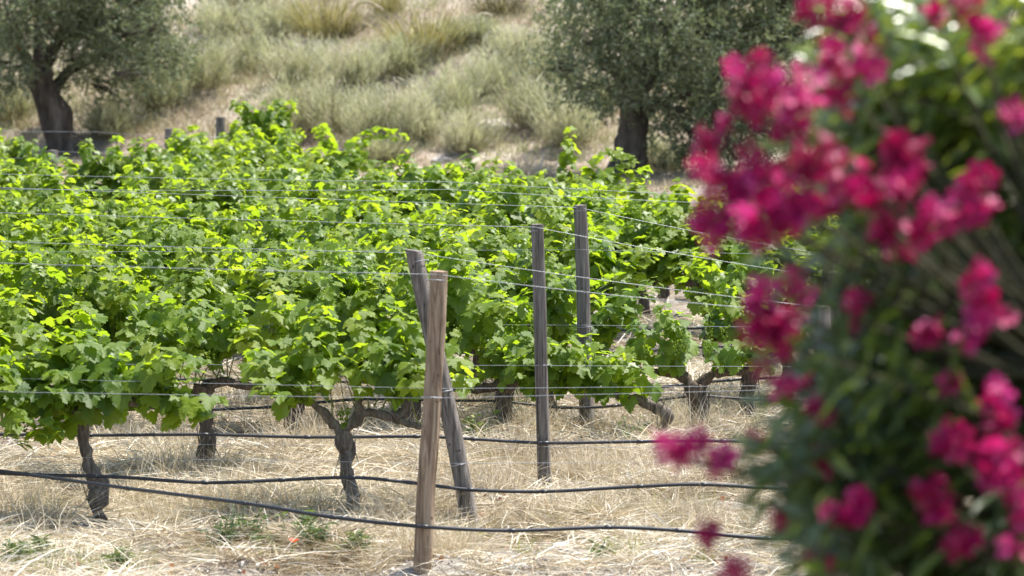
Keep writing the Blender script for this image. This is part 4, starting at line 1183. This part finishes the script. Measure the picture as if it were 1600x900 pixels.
# ------------------------------------------------------------------ oleander in the right foreground
OC = Vector((1.50, 7.25, 0))
ole = empty('oleander', (OC.x, OC.y, gz1(OC.x, OC.y)), 'large oleander bush with magenta flowers filling the right foreground', 'shrub')
org = random.Random(77); onr = np.random.default_rng(78)
def lance_template(seed):
    r = random.Random(seed)
    c = r.uniform(.05, .28); fold = r.uniform(.3, .8)
    st = [(0, .015), (.12, .055), (.35, .085), (.6, .08), (.85, .042), (1.0, .004)]
    V, F = [], []
    for y, w in st:
        z = -c * y * y
        V += [(-w, y, z + fold * w), (0, y, z), (w, y, z + fold * w)]
    for i in range(len(st) - 1):
        a = i * 3
        F += [(a, a + 1, a + 4), (a, a + 4, a + 3), (a + 1, a + 2, a + 5), (a + 1, a + 5, a + 4)]
    return np.array(V), np.array(F, dtype=np.int32)
OT = [lance_template(s) for s in range(4)]
OME = []
for T, F in OT:
    me = mesh_np('oleander_leaf', T, F, np.zeros(len(T))); me.materials.append(M['ole_leaf']); OME.append(me)
STEMS = []
REC = []
def inside_left(p):
    """left outline of the bush as seen in the photo, in photo pixels"""
    return 800 + (p.x / p.y) * FPX
tips = []
while len(tips) < 640:
    # points in an ellipsoid shell
    v = Vector((org.gauss(0, 1), org.gauss(0, 1), org.gauss(0, 1))).normalized()
    rr = org.uniform(.45, 1.0) ** .5
    p = Vector((OC.x + v.x * 1.06 * rr, OC.y + v.y * .9 * rr, 1.95 + v.z * 1.4 * rr))
    if p.z < .35:
        continue
    tips.append((p, v))
# main stems
mains = []
for i in range(16):
    a = 2 * math.pi * i / 16 + org.uniform(-.2, .2); q = org.uniform(.35, .75)
    top = Vector((math.cos(a) * q, math.sin(a) * q * .85, org.uniform(1.7, 2.6)))
    pts = [Vector((math.cos(a) * .08, math.sin(a) * .08, -.06)), Vector((math.cos(a) * q * .35, math.sin(a) * q * .3, .8)), Vector((math.cos(a) * q * .75, math.sin(a) * q * .65, 1.45)), top]
    mains.append(pts)
    V, F = tube(pts, [.022, .018, .013, .006], n=6, sub=4, wob=.1)
    link('stem', mesh_np('oleander_stem', V, F), M['ole_stem'], ole)
def nearest_main(p):
    best = None
    for pts in mains:
        for k in range(3):
            for t in (0, .33, .66):
                q = pts[k].lerp(pts[k + 1], t)
                d = (q - p).length + max(0, q.z - p.z + .1) * 3
                if best is None or d < best[0]:
                    best = (d, q)
    return best[1]
O0 = Vector(ole.location)
ST = []
def twig(p_world, out, L, nodes, bright, lsize=.14, from_main=True):
    tip = p_world - O0
    d = (out + Vector((0, 0, .75)) + Vector((org.gauss(0, .25), org.gauss(0, .25), 0))).normalized()
    b0 = tip - d * L
    if from_main:
        q = nearest_main(b0)
        pts = [q, q.lerp(b0, .6) + Vector((0, 0, -.02)), b0, b0.lerp(tip, .5), tip]
    else:
        pts = [b0, b0.lerp(tip, .5), tip]
    V, F = tube(pts, [.006, .005, .0045, .0035, .002][:len(pts)], n=5)
    ST.append((V, F, np.zeros(len(V))))
    ref = d.cross(Vector((0.2, 0.5, .1))).normalized(); ref2 = d.cross(ref)
    for k in range(nodes):
        t = (k + .5) / nodes
        p = b0.lerp(tip, t)
        ph = k * 1.05 + org.uniform(-.2, .2)
        for w in range(3):
            a = ph + w * 2.094
            rad = ref * math.cos(a) + ref2 * math.sin(a)
            tipd = rad * 1.0 + d * org.uniform(.35, 1.0) * (.6 + .8 * t) + Vector((0, 0, -.12))
            nrm = d * 1.0 - rad * .4 + Vector((org.gauss(0, .2), org.gauss(0, .2), .2))
            s = lsize * org.uniform(.75, 1.15) * (1.0 if t < .8 else .75)
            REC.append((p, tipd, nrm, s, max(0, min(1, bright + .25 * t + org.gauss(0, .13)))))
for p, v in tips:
    bright = .22 + .74 * max(0, min(1, (p.z - 2.1) / .65)) + .1 * max(0, min(1, (p.x - .8) / .3))  # sunlit top and right side painted in as brighter leaf colour
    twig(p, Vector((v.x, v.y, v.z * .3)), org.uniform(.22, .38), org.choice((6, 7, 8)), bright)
for _ in range(46):                               # the airy top left shoulder
    p = at(org.uniform(1310, 1480), org.uniform(-60, 240), org.uniform(6.9, 7.5))
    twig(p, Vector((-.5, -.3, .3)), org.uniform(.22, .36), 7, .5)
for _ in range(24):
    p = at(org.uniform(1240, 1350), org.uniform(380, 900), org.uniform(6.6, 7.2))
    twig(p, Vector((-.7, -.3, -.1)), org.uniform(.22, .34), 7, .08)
for _ in range(20):                               # leaves in front of the stems
    p = at(org.uniform(1360, 1600), org.uniform(340, 600), org.uniform(6.8, 7.05))
    twig(p, Vector((-.3, -.35, .2)), org.uniform(.2, .3), 6, .22)
# leafy sprigs that poke out to the left
for px, py, Y in [(1240, 680, 5.95), (1250, 800, 5.9), (1230, 870, 5.85), (1200, 700, 6.0), (1290, 560, 5.9), (1330, 40, 6.2), (1290, 100, 6.2), (1180, 690, 6.0), (1210, 760, 6.1), (1270, 430, 6.1), (1170, 705, 6.0), (1190, 620, 6.05), (1205, 560, 6.1), (1255, 330, 6.0), (1190, 400, 6.1), (1230, 230, 6.0), (1260, 500, 6.0)]:
    twig(at(px, py, Y * 1.105), Vector((-1.0, -.3, -.3)), .3, 6, .35)
V, F, A = join(ST)
link('twigs', mesh_np('oleander_twigs', V, F), M['ole_stem'], ole, 'stuff').name = 'twig_growth'
P = np.array([tuple(r[0]) for r in REC]); tp = np.array([tuple(r[1]) for r in REC]); nr = np.array([tuple(r[2]) for r in REC])
S = np.array([r[3] for r in REC]); var = np.array([r[4] for r in REC])
Mx = frames(tp, nr) * S[:, None, None]
PW = P + np.array(O0)
inv = (np.abs(PW[:, 0] / PW[:, 1] - .105) < .045) & (PW[:, 2] > 1.75) & (PW[:, 2] < 2.85)
score = np.where(inv, 10, 0) - PW[:, 1]
order = np.argsort(-score)
sel, rest = order[:300], order[300:]
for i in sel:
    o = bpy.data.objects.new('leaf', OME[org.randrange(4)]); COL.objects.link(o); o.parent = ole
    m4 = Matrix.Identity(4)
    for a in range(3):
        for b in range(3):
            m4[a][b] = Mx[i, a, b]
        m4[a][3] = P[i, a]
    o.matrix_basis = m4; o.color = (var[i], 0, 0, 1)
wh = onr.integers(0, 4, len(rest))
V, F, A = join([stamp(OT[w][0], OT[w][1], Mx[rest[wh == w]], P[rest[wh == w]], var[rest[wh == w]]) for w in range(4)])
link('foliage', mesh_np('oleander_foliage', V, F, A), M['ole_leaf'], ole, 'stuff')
# flowers
def flower_template(seed):
    r = random.Random(seed)
    V, F = [], []
    for k in range(5):
        a = k * 1.2566 + r.uniform(-.12, .12); c, s = math.cos(a), math.sin(a)
        tw = .3; open_ = r.uniform(.5, 1.0)
        loc = [(0, .05, -.25), (-.16, .35, -.02), (.16, .35, .06), (-.34, .72, .10), (0, .70, .02), (.34, .72, .22), (-.26, .98, .10), (.02, 1.08, .05), (.30, .95, .16)]
        n0 = len(V)
        for x, y, z in loc:
            z = z * 1.0 + (1 - open_) * y * .9; y = y * (1 - .35 * (1 - open_))
            V.append((x * c - y * s, x * s + y * c, z + r.gauss(0, .02)))
        for f in [(0, 2, 1), (1, 2, 4), (1, 4, 3), (2, 5, 4), (3, 4, 7), (3, 7, 6), (4, 5, 8), (4, 8, 7)]:
            F.append(tuple(n0 + q for q in f))
    # tube below the petals
    n0 = len(V); m = 6
    for z, r_ in ((-.2, .13), (-.75, .06)):
        for j in range(m):
            V.append((r_ * math.cos(j * 2 * math.pi / m), r_ * math.sin(j * 2 * math.pi / m), z))
    for j in range(m):
        k = (j + 1) % m
        F += [(n0 + j, n0 + k, n0 + m + k), (n0 + j, n0 + m + k, n0 + m + j)]
    return np.array(V), np.array(F, dtype=np.int32)
FME = []
for s in range(5):
    T, F = flower_template(s); me = mesh_np('oleander_flower', T, F, np.zeros(len(T))); me.materials.append(M['petal']); FME.append(me)
# (px, py, distance, flowers, spread in px)
CL = [(1300, 15, 6.2, 6, 34), (1335, 40, 6.2, 4, 26), (1255, 25, 6.2, 2, 10), (1350, 105, 6.1, 6, 26), (1290, 85, 6.1, 4, 20), (1190, 120, 6.1, 6, 30), (1165, 145, 6.1, 4, 20), (1240, 150, 6.0, 7, 26), (1245, 190, 6.0, 5, 22),
      (1295, 155, 6.1, 3, 16), (1137, 192, 6.1, 2, 10), (1185, 170, 6.0, 4, 18), (1105, 230, 6.1, 3, 12), (1118, 268, 6.0, 5, 20), (1130, 300, 6.0, 4, 16), (1165, 310, 6.0, 6, 26), (1180, 262, 6.0, 4, 18), (1215, 300, 5.95, 8, 30), (1270, 255, 5.9, 7, 24),
      (1250, 310, 5.9, 7, 28), (1225, 340, 5.9, 6, 22), (1130, 350, 6.0, 7, 28), (1105, 345, 6.0, 3, 12), (1180, 350, 5.9, 6, 26), (1280, 330, 5.9, 4, 20), (1335, 290, 5.9, 5, 22), (1360, 315, 5.85, 5, 22), (1405, 235, 5.9, 7, 26), (1420, 265, 5.9, 5, 20),
      (1385, 350, 5.85, 4, 18), (1440, 350, 5.85, 7, 28), (1405, 300, 5.85, 4, 18), (1515, 275, 5.9, 4, 18), (1505, 330, 5.9, 5, 22), (1525, 340, 5.9, 2, 12), (1590, 178, 6.0, 3, 12), (1515, 12, 6.1, 6, 26), (1540, 65, 6.1, 4, 18), (1465, 22, 6.2, 3, 12),
      (1185, 470, 6.0, 4, 16), (1200, 500, 6.0, 5, 20), (1215, 535, 5.95, 8, 28), (1190, 520, 6.0, 4, 16), (1530, 435, 5.9, 3, 14), (1540, 490, 5.9, 5, 20), (1520, 540, 5.9, 4, 16), (1455, 520, 5.9, 3, 14), (1490, 598, 5.9, 2, 10), (1555, 620, 5.9, 3, 14),
      (1240, 605, 6.0, 3, 14), (1275, 640, 6.0, 3, 14), (1055, 710, 6.0, 4, 20), (1045, 700, 6.0, 2, 10), (1100, 695, 6.05, 2, 10), (1122, 715, 6.05, 3, 12), (1105, 832, 6.0, 3, 10), (1218, 808, 6.0, 3, 12), (1345, 790, 5.9, 5, 20), (1310, 805, 5.9, 3, 14),
      (1280, 722, 6.0, 4, 16), (1480, 695, 5.85, 5, 20), (1545, 710, 5.85, 6, 24), (1570, 735, 5.85, 6, 24), (1445, 765, 5.85, 3, 14), (1472, 795, 5.85, 4, 16), (1508, 843, 5.85, 5, 20), (1592, 790, 5.85, 4, 18), (1150, 896, 6.0, 3, 18), (1170, 690, 6.1, 1, 4), (1570, 655, 5.9, 3, 16), (1285, 880, 5.9, 2, 14), (1410, 390, 6.0, 2, 14), (1320, 480, 6.0, 2, 20), (1240, 450, 6.05, 3, 18), (1590, 860, 5.9, 3, 16)]
for ci, (px, py, Y, nf, sp) in enumerate(CL):
    Y *= 1.105
    c = at(px, py, Y) - O0
    q = nearest_main(c)
    mid = q.lerp(c, .55) + Vector((0, .05, -.04))
    V, F = tube([q, mid, q.lerp(c, .9) + Vector((0, .02, -.02)), c + Vector((0, .03, -.01))], [.005, .004, .003, .002], n=5, sub=3)
    cl = link('flower_cluster', mesh_np('flower_stalk', V, F), M['ole_stem'], ole)
    light = min(1, max(0, .42 + org.gauss(0, .12) + (.12 if px > 1450 else 0)))
    for k in range(int(nf * 2.2)):
        s = sp / FPX * Y
        off = Vector((org.gauss(0, .68) * s, org.gauss(0, .5) * s, org.gauss(0, .68) * s))
        o = bpy.data.objects.new('flower', FME[org.randrange(5)]); COL.objects.link(o); o.parent = cl
        nrm = Vector((org.gauss(-.2, .6), org.gauss(-.35, .6), org.gauss(.45, .5))).normalized()
        o.location = c + off
        o.rotation_euler = nrm.to_track_quat('Z', 'Y').to_euler()
        sc = .0255 * org.uniform(.7, 1.1); o.scale = (sc, sc, sc)
        o.color = (max(0, min(1, light + org.gauss(0, .16))), 0, 0, 1)
